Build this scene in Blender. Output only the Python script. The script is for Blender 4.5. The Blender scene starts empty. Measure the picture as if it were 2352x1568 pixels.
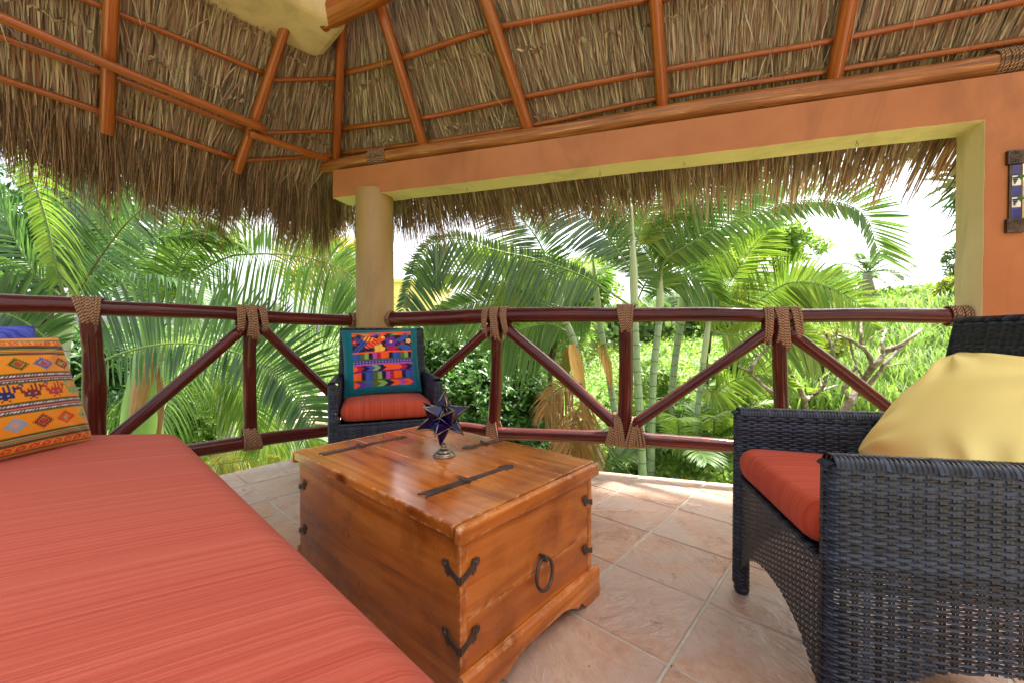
import bpy, math, random
import numpy as np
from mathutils import Vector, Matrix

random.seed(11)
rng = np.random.default_rng(11)
sc = bpy.context.scene
COL = sc.collection
PI = math.pi

# ------------------------------------------------------------------ camera
CAM_Z = 0.8606
FP = 928.57          # focal length in the 2352-pixel measuring frame
PITCH = -0.0130
cd = bpy.data.cameras.new('camera')
cd.sensor_fit = 'HORIZONTAL'; cd.sensor_width = 36.0
cd.lens = 36.0 * FP / 2352.0
cd.clip_start = 0.02; cd.clip_end = 2000
cam = bpy.data.objects.new('camera', cd); COL.objects.link(cam)
cam.location = (0, 0, CAM_Z)
cam.rotation_euler = (PI / 2 + PITCH, 0, 0)
sc.camera = cam

# ------------------------------------------------------------------ sky, sun, exposure
SUN_EL = math.radians(64)
SUN_AZ = math.radians(52)        # compass bearing of the sun seen from the terrace, clockwise from +Y
w = bpy.data.worlds.new('World'); sc.world = w; w.use_nodes = True
wn = w.node_tree; bg = wn.nodes['Background']
sky = wn.nodes.new('ShaderNodeTexSky'); sky.sky_type = 'NISHITA'; sky.sun_disc = False
sky.sun_elevation = SUN_EL; sky.sun_rotation = SUN_AZ
sky.air_density = 1.0; sky.dust_density = 5.0; sky.ozone_density = 1.0
hs = wn.nodes.new('ShaderNodeHueSaturation'); hs.inputs['Saturation'].default_value = 0.30
wn.links.new(sky.outputs[0], hs.inputs['Color']); wn.links.new(hs.outputs[0], bg.inputs[0])
bg.inputs[1].default_value = 0.15
sd = bpy.data.lights.new('sun', 'SUN'); sd.energy = 4.2; sd.angle = math.radians(6); sd.color = (1.0, 0.95, 0.88)
sun = bpy.data.objects.new('sun', sd); COL.objects.link(sun)
sv = Vector((math.sin(SUN_AZ) * math.cos(SUN_EL), math.cos(SUN_AZ) * math.cos(SUN_EL), math.sin(SUN_EL)))
sun.rotation_euler = sv.to_track_quat('Z', 'Y').to_euler()
sun.location = (3, 3, 8)
sc.view_settings.view_transform = 'Standard'; sc.view_settings.look = 'None'
sc.view_settings.gamma = 1.0; sc.view_settings.use_curve_mapping = False
sc.view_settings.exposure = 2.05
sc.render.engine = 'CYCLES'
sc.cycles.max_bounces = 7; sc.cycles.diffuse_bounces = 4; sc.cycles.glossy_bounces = 3; sc.cycles.transmission_bounces = 5
sc.cycles.use_denoising = True
sc.cycles.sample_clamp_indirect = 8

# ------------------------------------------------------------------ geometry helpers
def nrm(v):
    v = np.asarray(v, float); n = np.linalg.norm(v, axis=-1, keepdims=True); n[n == 0] = 1
    return v / n
def ray(x, y):
    zc = -(y - 784) / FP; c, s = math.cos(PITCH), math.sin(PITCH)
    return np.array([(x - 1176) / FP, c - s * zc, s + c * zc])
def at(x, y, Y):
    d = ray(x, y); return d * (Y / d[1]) + np.array([0, 0, CAM_Z])
def atz(x, y, z):
    d = ray(x, y); return d * ((z - CAM_Z) / d[2]) + np.array([0, 0, CAM_Z])
def atp(x, y, q, n):
    d = ray(x, y); o = np.array([0, 0, CAM_Z]); n = np.asarray(n, float)
    return d * (np.dot(np.asarray(q) - o, n) / np.dot(d, n)) + o
def lin(r, g, b, a=1.0):
    f = lambda c: c / 12.92 if c <= 0.04045 else ((c + 0.055) / 1.055) ** 2.4
    return (f(r / 255), f(g / 255), f(b / 255), a)

def mesh(name, V, F, mats=None, smooth=False, uv=None, col=None, mi=None):
    V = np.asarray(V, float)
    me = bpy.data.meshes.new(name)
    if isinstance(F, np.ndarray):
        k = F.shape[1]; nf = len(F)
        me.vertices.add(len(V)); me.vertices.foreach_set('co', V.astype(np.float32).ravel())
        me.loops.add(nf * k); me.loops.foreach_set('vertex_index', F.astype(np.int32).ravel())
        me.polygons.add(nf)
        me.polygons.foreach_set('loop_start', np.arange(0, nf * k, k, dtype=np.int32))
        me.polygons.foreach_set('loop_total', np.full(nf, k, dtype=np.int32))
        me.update(calc_edges=True)
    else:
        me.from_pydata([tuple(v) for v in V], [], [tuple(f) for f in F]); me.update()
    if uv is not None:
        l = me.uv_layers.new(name='UVMap'); li = np.empty(len(me.loops), np.int32)
        me.loops.foreach_get('vertex_index', li)
        l.data.foreach_set('uv', np.asarray(uv, np.float32)[li].ravel())
    if col is not None:
        a = me.color_attributes.new('Col', 'FLOAT_COLOR', 'POINT')
        c = np.ones((len(V), 4), np.float32); c[:, :3] = col
        a.data.foreach_set('color', c.ravel())
    if mats is not None:
        for m in (mats if isinstance(mats, (list, tuple)) else [mats]): me.materials.append(m)
    if mi is not None: me.polygons.foreach_set('material_index', np.asarray(mi, np.int32))
    if smooth: me.polygons.foreach_set('use_smooth', np.ones(len(me.polygons), bool))
    return me

def tag(o, label=None, cat=None, group=None, kind=None):
    if label: o['label'] = label
    if cat: o['category'] = cat
    if group: o['group'] = group
    if kind: o['kind'] = kind
    return o
def thing(name, label, cat, loc=(0, 0, 0), rz=0.0, group=None):
    o = bpy.data.objects.new(name, None); COL.objects.link(o)
    o.empty_display_size = 0.1; o.location = tuple(loc); o.rotation_euler = (0, 0, rz)
    return tag(o, label, cat, group)
def link(name, me, parent=None, loc=None):
    o = bpy.data.objects.new(name, me); COL.objects.link(o)
    if parent is not None: o.parent = parent
    if loc is not None: o.location = tuple(loc)
    return o
def root_of(p):
    q = np.zeros(3)
    while p is not None:
        q = q + np.array(p.location); p = p.parent
    return q
def part(name, V, F, mat, parent, world=True, **kw):
    """a mesh child; V in world space when world (parents are unrotated then)"""
    V = np.asarray(V, float)
    if world and parent is not None: V = V - root_of(parent)
    return link(name, mesh(name, V, F, mat, **kw), parent)
def solo(name, V, F, mat, label, cat, group=None, base=None, **kw):
    V = np.asarray(V, float)
    if base is None: base = np.array([V[:, 0].mean(), V[:, 1].mean(), V[:, 2].min()])
    o = link(name, mesh(name, V - base, F, mat, **kw), None, base)
    return tag(o, label, cat, group)
def copy_tree(o, parent=None):
    c = o.copy(); COL.objects.link(c); c.parent = parent
    for ch in list(o.children): copy_tree(ch, c)
    return c

class MB:
    def __init__(s): s.V = []; s.F = []; s.n = 0; s.uv = []
    def add(s, V, F, uv=None):
        V = np.asarray(V, float)
        s.V.append(V); s.F += [tuple(int(i) + s.n for i in f) for f in F]; s.n += len(V)
        s.uv.append(np.zeros((len(V), 2)) if uv is None else np.asarray(uv, float))
        return s
    def get(s): return np.vstack(s.V), s.F
    def guv(s): return np.vstack(s.uv)

def smooth_path(pts, n=24):
    """Catmull-Rom through pts (k,d) -> n samples"""
    P = np.asarray(pts, float)
    if len(P) == 2: return P[0] + (P[1] - P[0]) * np.linspace(0, 1, n)[:, None]
    Q = np.vstack([2 * P[0] - P[1], P, 2 * P[-1] - P[-2]])
    t = np.linspace(0, len(P) - 1 - 1e-9, n); i = t.astype(int); u = (t - i)[:, None]
    a, b, c, d = Q[i], Q[i + 1], Q[i + 2], Q[i + 3]
    return 0.5 * (2 * b + (c - a) * u + (2 * a - 5 * b + 4 * c - d) * u ** 2 + (3 * b - a - 3 * c + d) * u ** 3)

def tube(path, rad, seg=10, caps=True, closed=False, u0=0.0, flat=None):
    """swept tube -> V,F,UV(u along in m, v around)"""
    P = np.asarray(path, float); n = len(P)
    r = np.full(n, rad) if np.isscalar(rad) else np.asarray(rad, float)
    if closed: T = nrm(np.roll(P, -1, 0) - np.roll(P, 1, 0))
    else: T = nrm(np.gradient(P, axis=0))
    up = np.array([0, 0, 1.0]) if abs(T[0][2]) < 0.9 else np.array([1.0, 0, 0])
    A = np.empty_like(P); a = nrm(np.cross(T[0], up))
    for k in range(n):
        a = a - T[k] * np.dot(a, T[k]); a = a / np.linalg.norm(a); A[k] = a
    B = np.cross(T, A)
    th = np.linspace(0, 2 * PI, seg, endpoint=False)
    fx = 1.0 if flat is None else flat
    V = (P[:, None, :] + r[:, None, None] * (np.cos(th)[None, :, None] * A[:, None, :] + fx * np.sin(th)[None, :, None] * B[:, None, :])).reshape(-1, 3)
    L = np.concatenate([[0], np.cumsum(np.linalg.norm(np.diff(P, axis=0), axis=1))]) + u0
    uv = np.stack([np.repeat(L, seg), np.tile(np.abs(th / PI - 1), n)], 1)
    F = []
    m = n if closed else n - 1
    for k in range(m):
        k2 = (k + 1) % n
        for j in range(seg):
            j2 = (j + 1) % seg
            F.append((k * seg + j, k * seg + j2, k2 * seg + j2, k2 * seg + j))
    if caps and not closed:
        F.append(tuple(range(seg - 1, -1, -1))); F.append(tuple((n - 1) * seg + j for j in range(seg)))
    return V, F, uv

def log_path(p0, p1, n=14, wob=0.008, seed=0):
    g = np.random.default_rng(seed + 100)
    p0, p1 = np.asarray(p0, float), np.asarray(p1, float)
    t = np.linspace(0, 1, n); P = p0 + (p1 - p0) * t[:, None]
    env = np.sin(t * PI) ** 0.5
    for ax in range(3):
        k = g.uniform(-1, 1, 4)
        P[:, ax] += wob * env * (k[0] * np.sin(2 * PI * t + k[1] * 3) + 0.5 * k[2] * np.sin(5 * PI * t + 3 * k[3]))
    return P
def log_mesh(p0, p1, r, wob=0.008, lump=0.06, n=18, seg=14, seed=0, taper=0.0):
    g = np.random.default_rng(seed + 500)
    P = log_path(p0, p1, n, wob, seed)
    t = np.linspace(0, 1, n); k = g.uniform(-1, 1, 6)
    rr = r * (1 + lump * (k[0] * np.sin(4 * t + k[1] * 3) + 0.7 * k[2] * np.sin(11 * t + 3 * k[3]) + 0.5 * g.uniform(-1, 1, n)) + taper * (t - 0.5))
    P = np.vstack([P[0] + (P[0] - P[1]) * 0.02, P, P[-1] + (P[-1] - P[-2]) * 0.02]); rr = np.concatenate([[rr[0] * 0.86], rr, [rr[-1] * 0.86]])
    V, F, uv = tube(P, rr, seg, u0=g.uniform(0, 20))
    # slightly out-of-round cross-section
    th = np.tile(np.arange(seg) * 2 * PI / seg, len(P)); c = np.repeat(P, seg, 0)
    V = c + (V - c) * (1 + 0.05 * np.cos(2 * th + k[4] * 3) + 0.03 * np.cos(3 * th + k[5] * 3))[:, None]
    return V, F, uv

def box(o, ex, ey, ez):
    """box from corner o and three edge vectors"""
    o, ex, ey, ez = [np.asarray(a, float) for a in (o, ex, ey, ez)]
    V = np.array([o, o + ex, o + ex + ey, o + ey, o + ez, o + ex + ez, o + ex + ey + ez, o + ey + ez])
    F = [(0, 3, 2, 1), (4, 5, 6, 7), (0, 1, 5, 4), (1, 2, 6, 5), (2, 3, 7, 6), (3, 0, 4, 7)]
    return V, F
def bbox(x0, x1, y0, y1, z0, z1): return box((x0, y0, z0), (x1 - x0, 0, 0), (0, y1 - y0, 0), (0, 0, z1 - z0))
def bevel(o, w=0.004, seg=2, angle=35):
    m = o.modifiers.new('bevel', 'BEVEL'); m.width = w; m.segments = seg; m.limit_method = 'ANGLE'; m.angle_limit = math.radians(angle)
    return o
def prism(poly, z0, z1, bev=0.0):
    """extruded polygon (counter-clockwise xy), optional chamfered top edge"""
    P = np.asarray(poly, float); n = len(P)
    rings = [np.c_[P, np.full(n, z0)]]
    if bev > 0:
        c = P.mean(0)
        E = nrm(np.roll(P, -1, 0) - P); Np = np.c_[-E[:, 1], E[:, 0]]
        # inset each vertex
        ins = []
        for i in range(n):
            n1, n2 = Np[i - 1], Np[i]; m = n1 + n2; m = m / max(0.2, (m @ n1)); ins.append(P[i] + m * bev)
        rings += [np.c_[P, np.full(n, z1 - bev)], np.c_[np.array(ins), np.full(n, z1)]]
    else: rings += [np.c_[P, np.full(n, z1)]]
    V = np.vstack(rings); F = []
    for k in range(len(rings) - 1):
        for i in range(n):
            j = (i + 1) % n; F.append((k * n + i, k * n + j, (k + 1) * n + j, (k + 1) * n + i))
    F.append(tuple(range(n - 1, -1, -1))); F.append(tuple((len(rings) - 1) * n + i for i in range(n)))
    return V, F
def clip_poly(poly, q, nin):
    """keep the side where nin.(p-q) >= 0"""
    out = []; n = len(poly)
    for i in range(n):
        a, b = np.asarray(poly[i]), np.asarray(poly[(i + 1) % n])
        da, db = np.dot(nin, a - q), np.dot(nin, b - q)
        if da >= 0: out.append(a)
        if (da > 0) != (db > 0) and abs(da - db) > 1e-9: out.append(a + (b - a) * da / (da - db))
    return out
def lathe(prof, c=(0, 0, 0), seg=24):
    pr = np.asarray(prof, float); n = len(pr); th = np.linspace(0, 2 * PI, seg, endpoint=False)
    V = np.stack([pr[:, None, 0] * np.cos(th), pr[:, None, 0] * np.sin(th), np.repeat(pr[:, 1:2], seg, 1)], -1).reshape(-1, 3) + np.asarray(c)
    F = [(k * seg + j, k * seg + (j + 1) % seg, (k + 1) * seg + (j + 1) % seg, (k + 1) * seg + j) for k in range(n - 1) for j in range(seg)]
    F.append(tuple(range(seg - 1, -1, -1))); F.append(tuple((n - 1) * seg + j for j in range(seg)))
    return V, F

# ------------------------------------------------------------------ materials
def mat0(name):
    m = bpy.data.materials.new(name); m.use_nodes = True
    nt = m.node_tree; return m, nt, nt.nodes['Principled BSDF']
def nd(nt, typ, **kw):
    n = nt.nodes.new(typ)
    for k, v in kw.items():
        if k.startswith('i_'): n.inputs[k[2:].replace('_', ' ')].default_value = v
        else: setattr(n, k, v)
    return n
def mapping(nt, coord='Object', scale=(1, 1, 1), rot=(0, 0, 0), loc=(0, 0, 0)):
    tc = nt.nodes.new('ShaderNodeTexCoord'); mp = nt.nodes.new('ShaderNodeMapping')
    mp.inputs['Scale'].default_value = scale; mp.inputs['Location'].default_value = loc
    src = tc.outputs[coord]
    if any(rot):
        mr = nt.nodes.new('ShaderNodeMapping'); mr.inputs['Rotation'].default_value = rot
        nt.links.new(src, mr.inputs['Vector']); src = mr.outputs[0]
    nt.links.new(src, mp.inputs['Vector']); return mp
def noise(nt, vec, scale, detail=4, rough=0.55, dist=0.0):
    n = nd(nt, 'ShaderNodeTexNoise'); n.inputs['Scale'].default_value = scale; n.inputs['Detail'].default_value = detail
    n.inputs['Roughness'].default_value = rough; n.inputs['Distortion'].default_value = dist
    nt.links.new(vec, n.inputs['Vector']); return n.outputs[0]
def ramp(nt, fac, stops, interp='LINEAR'):
    r = nt.nodes.new('ShaderNodeValToRGB'); r.color_ramp.interpolation = interp
    e = r.color_ramp.elements
    while len(e) < len(stops): e.new(0.5)
    for i, (p, c) in enumerate(stops): e[i].position = p; e[i].color = c
    nt.links.new(fac, r.inputs[0]); return r.outputs[0]
def mixc(nt, fac, a, b, mode='MIX'):
    m = nt.nodes.new('ShaderNodeMix'); m.data_type = 'RGBA'; m.blend_type = mode
    for s, v in ((0, fac), (6, a), (7, b)):
        if hasattr(v, 'links') or hasattr(v, 'is_linked'): nt.links.new(v, m.inputs[s])
        else: m.inputs[s].default_value = v
    return m.outputs[2]
def mth(nt, op, a, b=None):
    m = nt.nodes.new('ShaderNodeMath'); m.operation = op
    for s, v in ((0, a), (1, b)):
        if v is None: continue
        if hasattr(v, 'is_linked'): nt.links.new(v, m.inputs[s])
        else: m.inputs[s].default_value = v
    return m.outputs[0]
def bump(nt, bsdf, h, strength, dist=0.01):
    b = nt.nodes.new('ShaderNodeBump'); b.inputs['Strength'].default_value = strength; b.inputs['Distance'].default_value = dist
    nt.links.new(h, b.inputs['Height']); nt.links.new(b.outputs[0], bsdf.inputs['Normal'])
def simple(name, stops, coord='Object', mscale=(1, 1, 1), rot=(0, 0, 0), ns=5.0, detail=5, dist=0.0, rough=0.6, bumps=0.0, bs=60.0, bd=0.005, spec=0.5,
           metal=0.0, coat=0.0, island=0.0, objr=0.0, bmscale=None, rrange=None, stain=0.0):
    m, nt, b = mat0(name)
    mp = mapping(nt, coord, mscale, rot); vec = mp.outputs[0]
    if objr:
        oi = nt.nodes.new('ShaderNodeObjectInfo'); va = nt.nodes.new('ShaderNodeVectorMath'); va.operation = 'ADD'
        sc_ = mth(nt, 'MULTIPLY', oi.outputs['Random'], 37.0); nt.links.new(vec, va.inputs[0]); nt.links.new(sc_, va.inputs[1]); vec = va.outputs[0]
    f = noise(nt, vec, ns, detail, 0.6, dist)
    if island:
        g = nt.nodes.new('ShaderNodeNewGeometry')
        f = mth(nt, 'ADD', mth(nt, 'MULTIPLY', f, 1 - island), mth(nt, 'MULTIPLY', g.outputs['Random Per Island'], island))
    if objr:
        f = mth(nt, 'ADD', mth(nt, 'MULTIPLY', f, 1 - objr), mth(nt, 'MULTIPLY', oi.outputs['Random'], objr))
    c = ramp(nt, f, stops)
    if stain:
        st_ = ramp(nt, noise(nt, mapping(nt, coord, (1, 1, 0.35)).outputs[0], 3.0, 7, 0.68, 0.8), [(0.30, (1 - stain * 1.6,) * 3 + (1,)), (0.48, (1, 1, 1, 1)), (0.75, (1 + stain * 0.3,) * 3 + (1,))])
        c = mixc(nt, 1.0, c, st_, 'MULTIPLY')
    nt.links.new(c, b.inputs['Base Color'])
    b.inputs['Roughness'].default_value = rough; b.inputs['Specular IOR Level'].default_value = spec
    b.inputs['Metallic'].default_value = metal; b.inputs['Coat Weight'].default_value = coat; b.inputs['Coat Roughness'].default_value = 0.08
    if rrange: 
        rr = ramp(nt, f, [(0.3, (rrange[0],) * 3 + (1,)), (0.7, (rrange[1],) * 3 + (1,))]); nt.links.new(rr, b.inputs['Roughness'])
    if bumps:
        vb = mapping(nt, coord, bmscale or mscale, rot).outputs[0]
        bump(nt, b, noise(nt, vb, bs, 4, 0.6), bumps, bd)
    return m
def leafmat(name, stops, trans=0.35, rough=0.42, spec=0.4, tint=1.25):
    m, nt, b = mat0(name)
    g = nt.nodes.new('ShaderNodeNewGeometry')
    mp = mapping(nt, 'Object'); f = noise(nt, mp.outputs[0], 1.3, 2)
    f = mth(nt, 'ADD', mth(nt, 'MULTIPLY', f, 0.45), mth(nt, 'MULTIPLY', g.outputs['Random Per Island'], 0.55))
    c = ramp(nt, f, stops); nt.links.new(c, b.inputs['Base Color'])
    b.inputs['Roughness'].default_value = rough; b.inputs['Specular IOR Level'].default_value = spec
    t = nt.nodes.new('ShaderNodeBsdfTranslucent')
    ct = mixc(nt, 1.0, c, (tint * 0.90, tint * 1.02, tint * 0.62, 1), 'MULTIPLY'); nt.links.new(ct, t.inputs[0])
    ms = nt.nodes.new('ShaderNodeMixShader'); ms.inputs[0].default_value = trans
    out = nt.nodes['Material Output']
    nt.links.new(b.outputs[0], ms.inputs[1]); nt.links.new(t.outputs[0], ms.inputs[2]); nt.links.new(ms.outputs[0], out.inputs[0])
    return m

MT = {}
# floor
m, nt, b = mat0('terracotta_tile')
mp = mapping(nt, 'Object'); oi = nt.nodes.new('ShaderNodeObjectInfo')
va = nt.nodes.new('ShaderNodeVectorMath'); va.operation = 'ADD'
nt.links.new(mp.outputs[0], va.inputs[0]); nt.links.new(mth(nt, 'MULTIPLY', oi.outputs['Random'], 53.0), va.inputs[1]); vec = va.outputs[0]
n1 = noise(nt, vec, 5, 6, 0.62, 0.8); n2 = noise(nt, vec, 30, 5, 0.7, 0.3); n3 = noise(nt, vec, 2.2, 3, 0.5, 1.2)
f = mth(nt, 'ADD', mth(nt, 'MULTIPLY', n1, 0.6), mth(nt, 'MULTIPLY', n2, 0.4))
c = ramp(nt, f, [(0.28, lin(136, 90, 70)), (0.42, lin(172, 126, 100)), (0.53, lin(188, 146, 120)), (0.64, lin(198, 164, 138)), (0.78, lin(176, 148, 132))])
c = mixc(nt, ramp(nt, n3, [(0.46, (0, 0, 0, 1)), (0.60, (0.7, 0.7, 0.7, 1))]), c, lin(180, 156, 142))
c = mixc(nt, mth(nt, 'MULTIPLY', oi.outputs['Random'], 0.25), c, lin(188, 154, 130))
nt.links.new(c, b.inputs['Base Color'])
rr = ramp(nt, n1, [(0.3, (0.22, 0.22, 0.22, 1)), (0.7, (0.40, 0.40, 0.40, 1))]); nt.links.new(rr, b.inputs['Roughness'])
slate = mapping(nt, 'Object', (1, 2.2, 1), (0, 0, 0.6))
vb = nt.nodes.new('ShaderNodeVectorMath'); vb.operation = 'ADD'; nt.links.new(slate.outputs[0], vb.inputs[0]); nt.links.new(mth(nt, 'MULTIPLY', oi.outputs['Random'], 31.0), vb.inputs[1])
hb = noise(nt, vb.outputs[0], 14, 6, 0.62, 1.5)
bump(nt, b, hb, 0.55, 0.012)
MT['tile'] = m
MT['grout'] = simple('grout', [(0.3, lin(170, 160, 142)), (0.7, lin(206, 198, 180))], ns=20, rough=0.9, bumps=0.4, bs=200)
MT['slab'] = simple('slab_concrete', [(0.3, lin(150, 140, 125)), (0.7, lin(185, 175, 160))], ns=4, rough=0.9)
# painted plaster
MT['orange'] = simple('orange_plaster', [(0.3, lin(156, 88, 42)), (0.7, lin(172, 104, 56))], stain=0.16, ns=2.5, rough=0.65, bumps=0.10, bs=70, bd=0.004)
MT['yellow'] = simple('yellow_plaster', [(0.3, lin(212, 186, 132)), (0.7, lin(222, 198, 148))], stain=0.16, ns=3, rough=0.6, bumps=0.10, bs=80, bd=0.004)
MT['ochre'] = simple('ochre_plaster', [(0.3, lin(150, 114, 66)), (0.7, lin(162, 126, 76))], stain=0.16, ns=3, rough=0.55, bumps=0.10, bs=60, bd=0.004)
MT['cream'] = simple('cream_plaster', [(0.3, lin(196, 168, 124)), (0.7, lin(206, 180, 138))], stain=0.2, ns=3, rough=0.7, bumps=0.08, bs=60)
# wood
def wood(name, stops, uvs=(0.9, 5.0), ns=3.0, rough=0.35, coat=0.2, bumps=0.15, knots=True, cr=0.12, spec=0.5):
    m, nt, b = mat0(name)
    mp = mapping(nt, 'UV', (uvs[0], uvs[1], 1)); f = noise(nt, mp.outputs[0], ns, 6, 0.6, 0.6)
    c = ramp(nt, f, stops)
    fine = noise(nt, mapping(nt, 'UV', (2.0, 40.0, 1)).outputs[0], 4.0, 4, 0.6)
    c = mixc(nt, 0.45, c, ramp(nt, fine, [(0.3, (0.55, 0.5, 0.45, 1)), (0.65, (1.08, 1.05, 1.0, 1))]), 'MULTIPLY')
    if knots:
        vo = nt.nodes.new('ShaderNodeTexVoronoi'); vo.inputs['Scale'].default_value = 3.0
        nt.links.new(mapping(nt, 'UV', (0.9, 0.9, 1)).outputs[0], vo.inputs['Vector'])
        k = ramp(nt, vo.outputs['Distance'], [(0.02, (0.25, 0.15, 0.1, 1)), (0.075, (1, 1, 1, 1))])
        c = mixc(nt, 0.9, c, k, 'MULTIPLY')
    nt.links.new(c, b.inputs['Base Color'])
    b.inputs['Roughness'].default_value = rough; b.inputs['Coat Weight'].default_value = coat; b.inputs['Coat Roughness'].default_value = cr; b.inputs['Specular IOR Level'].default_value = spec
    if bumps: bump(nt, b, noise(nt, mapping(nt, 'UV', (3, 12, 1)).outputs[0], 5.0, 5, 0.6), bumps, 0.008)
    return m
MT['pole'] = wood('varnished_roof_pole', [(0.25, lin(104, 46, 12)), (0.5, lin(148, 74, 20)), (0.75, lin(172, 96, 36))], rough=0.42, coat=0.45, spec=0.25)
MT['plate'] = wood('stripped_bark_log', [(0.28, lin(84, 44, 20)), (0.42, lin(140, 80, 34)), (0.58, lin(164, 98, 46)), (0.72, lin(210, 160, 104))], uvs=(0.7, 3.0), ns=3.5, rough=0.4, coat=0.35, bumps=0.45, spec=0.3)
MT['lacquer'] = wood('red_brown_lacquered_log', [(0.25, lin(32, 8, 5)), (0.48, lin(76, 17, 8)), (0.66, lin(110, 32, 12)), (0.85, lin(144, 62, 26))], rough=0.5, coat=0.5, bumps=0.6, knots=True, cr=0.06, spec=0.12)
# rope
m, nt, b = mat0('sisal_rope')
mp = mapping(nt, 'UV', (1, 1, 1)); sx = nt.nodes.new('ShaderNodeSeparateXYZ'); nt.links.new(mp.outputs[0], sx.inputs[0])
ph = mth(nt, 'ADD', mth(nt, 'MULTIPLY', sx.outputs[0], 420.0), mth(nt, 'MULTIPLY', sx.outputs[1], 6.28))
wv = mth(nt, 'ADD', mth(nt, 'MULTIPLY', mth(nt, 'SINE', ph), 0.5), 0.5)
c = ramp(nt, wv, [(0.0, lin(84, 56, 38)), (0.6, lin(150, 108, 76)), (1.0, lin(186, 142, 104))])
c = mixc(nt, 0.5, c, ramp(nt, noise(nt, mapping(nt, 'Object').outputs[0], 60, 3), [(0.3, (0.6, 0.55, 0.5, 1)), (0.7, (1.1, 1.1, 1.1, 1))]), 'MULTIPLY')
nt.links.new(c, b.inputs['Base Color']); b.inputs['Roughness'].default_value = 0.85
bump(nt, b, wv, 0.8, 0.003); MT['rope'] = m
# thatch
m, nt, b = mat0('palm_thatch')
g = nt.nodes.new('ShaderNodeNewGeometry')
f = mth(nt, 'ADD', mth(nt, 'MULTIPLY', noise(nt, mapping(nt, 'Object').outputs[0], 1.6, 3), 0.35), mth(nt, 'MULTIPLY', g.outputs['Random Per Island'], 0.68))
c = ramp(nt, f, [(0.12, lin(70, 54, 42)), (0.26, lin(116, 96, 76)), (0.40, lin(148, 126, 100)), (0.50, lin(130, 88, 70)), (0.60, lin(162, 140, 112)), (0.76, lin(190, 168, 138)), (0.86, lin(136, 82, 64)), (0.94, lin(132, 124, 106))])
nt.links.new(c, b.inputs['Base Color']); b.inputs['Roughness'].default_value = 0.62; b.inputs['Specular IOR Level'].default_value = 0.3
MT['thatch'] = m
m, nt, b = mat0('thatch_fringe')
g = nt.nodes.new('ShaderNodeNewGeometry')
c = ramp(nt, g.outputs['Random Per Island'], [(0.0, lin(70, 50, 36)), (0.3, lin(110, 82, 58)), (0.6, lin(140, 108, 78)), (0.85, lin(170, 136, 102)), (1.0, lin(126, 84, 60))])
nt.links.new(c, b.inputs['Base Color']); b.inputs['Roughness'].default_value = 0.7; b.inputs['Specular IOR Level'].default_value = 0.2
MT['fringe'] = m
MT['thatch_back'] = simple('thatch_back', [(0.3, lin(52, 38, 26)), (0.7, lin(80, 60, 40))], ns=9, rough=0.9)
# furniture
MT['wicker'] = simple('dark_wicker', [(0.25, lin(16, 18, 25)), (0.55, lin(32, 36, 46)), (0.8, lin(54, 60, 74))], ns=30, rough=0.34, spec=0.35, island=0.6, bumps=0.2, bs=300, bd=0.001, rrange=(0.28, 0.45))
def fabric(name, stops, rot=0.0, sx_=2.0, sy_=150.0, rough=0.85, coord='Object', axis='xy', weave=0.12):
    m, nt, b = mat0(name)
    mp = mapping(nt, coord, (sx_, sy_, 2.0 if axis == 'xy' else 150.0), (0, 0, rot))
    f = noise(nt, mp.outputs[0], 1.0, 1.2, 0.5)
    lg = noise(nt, mapping(nt, coord, (sx_ * 0.5, sy_ * 0.16, 0.5), (0, 0, rot)).outputs[0], 1.0, 2)
    f2 = mth(nt, 'ADD', mth(nt, 'MULTIPLY', f, 0.9), mth(nt, 'MULTIPLY', lg, 0.1))
    c = ramp(nt, f2, stops); nt.links.new(c, b.inputs['Base Color'])
    b.inputs['Roughness'].default_value = rough; b.inputs['Specular IOR Level'].default_value = 0.08
    b.inputs['Sheen Weight'].default_value = 0.05
    h = mth(nt, 'ADD', f2, mth(nt, 'MULTIPLY', noise(nt, mapping(nt, coord).outputs[0], 700, 2), 0.25))
    h = mth(nt, 'ADD', h, mth(nt, 'MULTIPLY', noise(nt, mapping(nt, coord).outputs[0], 5.0, 2), 3.0))
    bump(nt, b, h, weave * 3, 0.004); return m
CST = [(0.28, lin(158, 64, 47)), (0.44, lin(171, 77, 59)), (0.58, lin(177, 84, 65)), (0.76, lin(187, 97, 77))]
MT['coral_bed'] = fabric('coral_striped_fabric', CST, rot=math.radians(-34), sx_=0.6, sy_=240)
MT['coral_seat'] = fabric('coral_seat_fabric', [(p, (c[0] * 1.0, c[1] * 0.72, c[2] * 0.55, 1)) for p, c in CST], rot=PI / 2, sx_=2.0, sy_=130)
MT['mustard'] = simple('yellow_cotton', [(0.3, lin(246, 216, 126)), (0.7, lin(252, 226, 146))], ns=3, rough=0.85, bumps=0.12, bs=500, bd=0.002, spec=0.2)
MT['blue_cloth'] = fabric('blue_woven_cloth', [(0.32, lin(50, 58, 140)), (0.5, lin(74, 82, 182)), (0.68, lin(104, 112, 204))], rot=0.3, sx_=8, sy_=260)
m, nt, b = mat0('embroidered_cloth')
va = nt.nodes.new('ShaderNodeVertexColor'); va.layer_name = 'Col'
nt.links.new(va.outputs[0], b.inputs['Base Color']); b.inputs['Roughness'].default_value = 0.85; b.inputs['Specular IOR Level'].default_value = 0.2
b.inputs['Sheen Weight'].default_value = 0.2
bump(nt, b, noise(nt, mapping(nt, 'Object', (1, 1, 1)).outputs[0], 420, 2), 0.25, 0.003); MT['embroid'] = m
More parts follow.
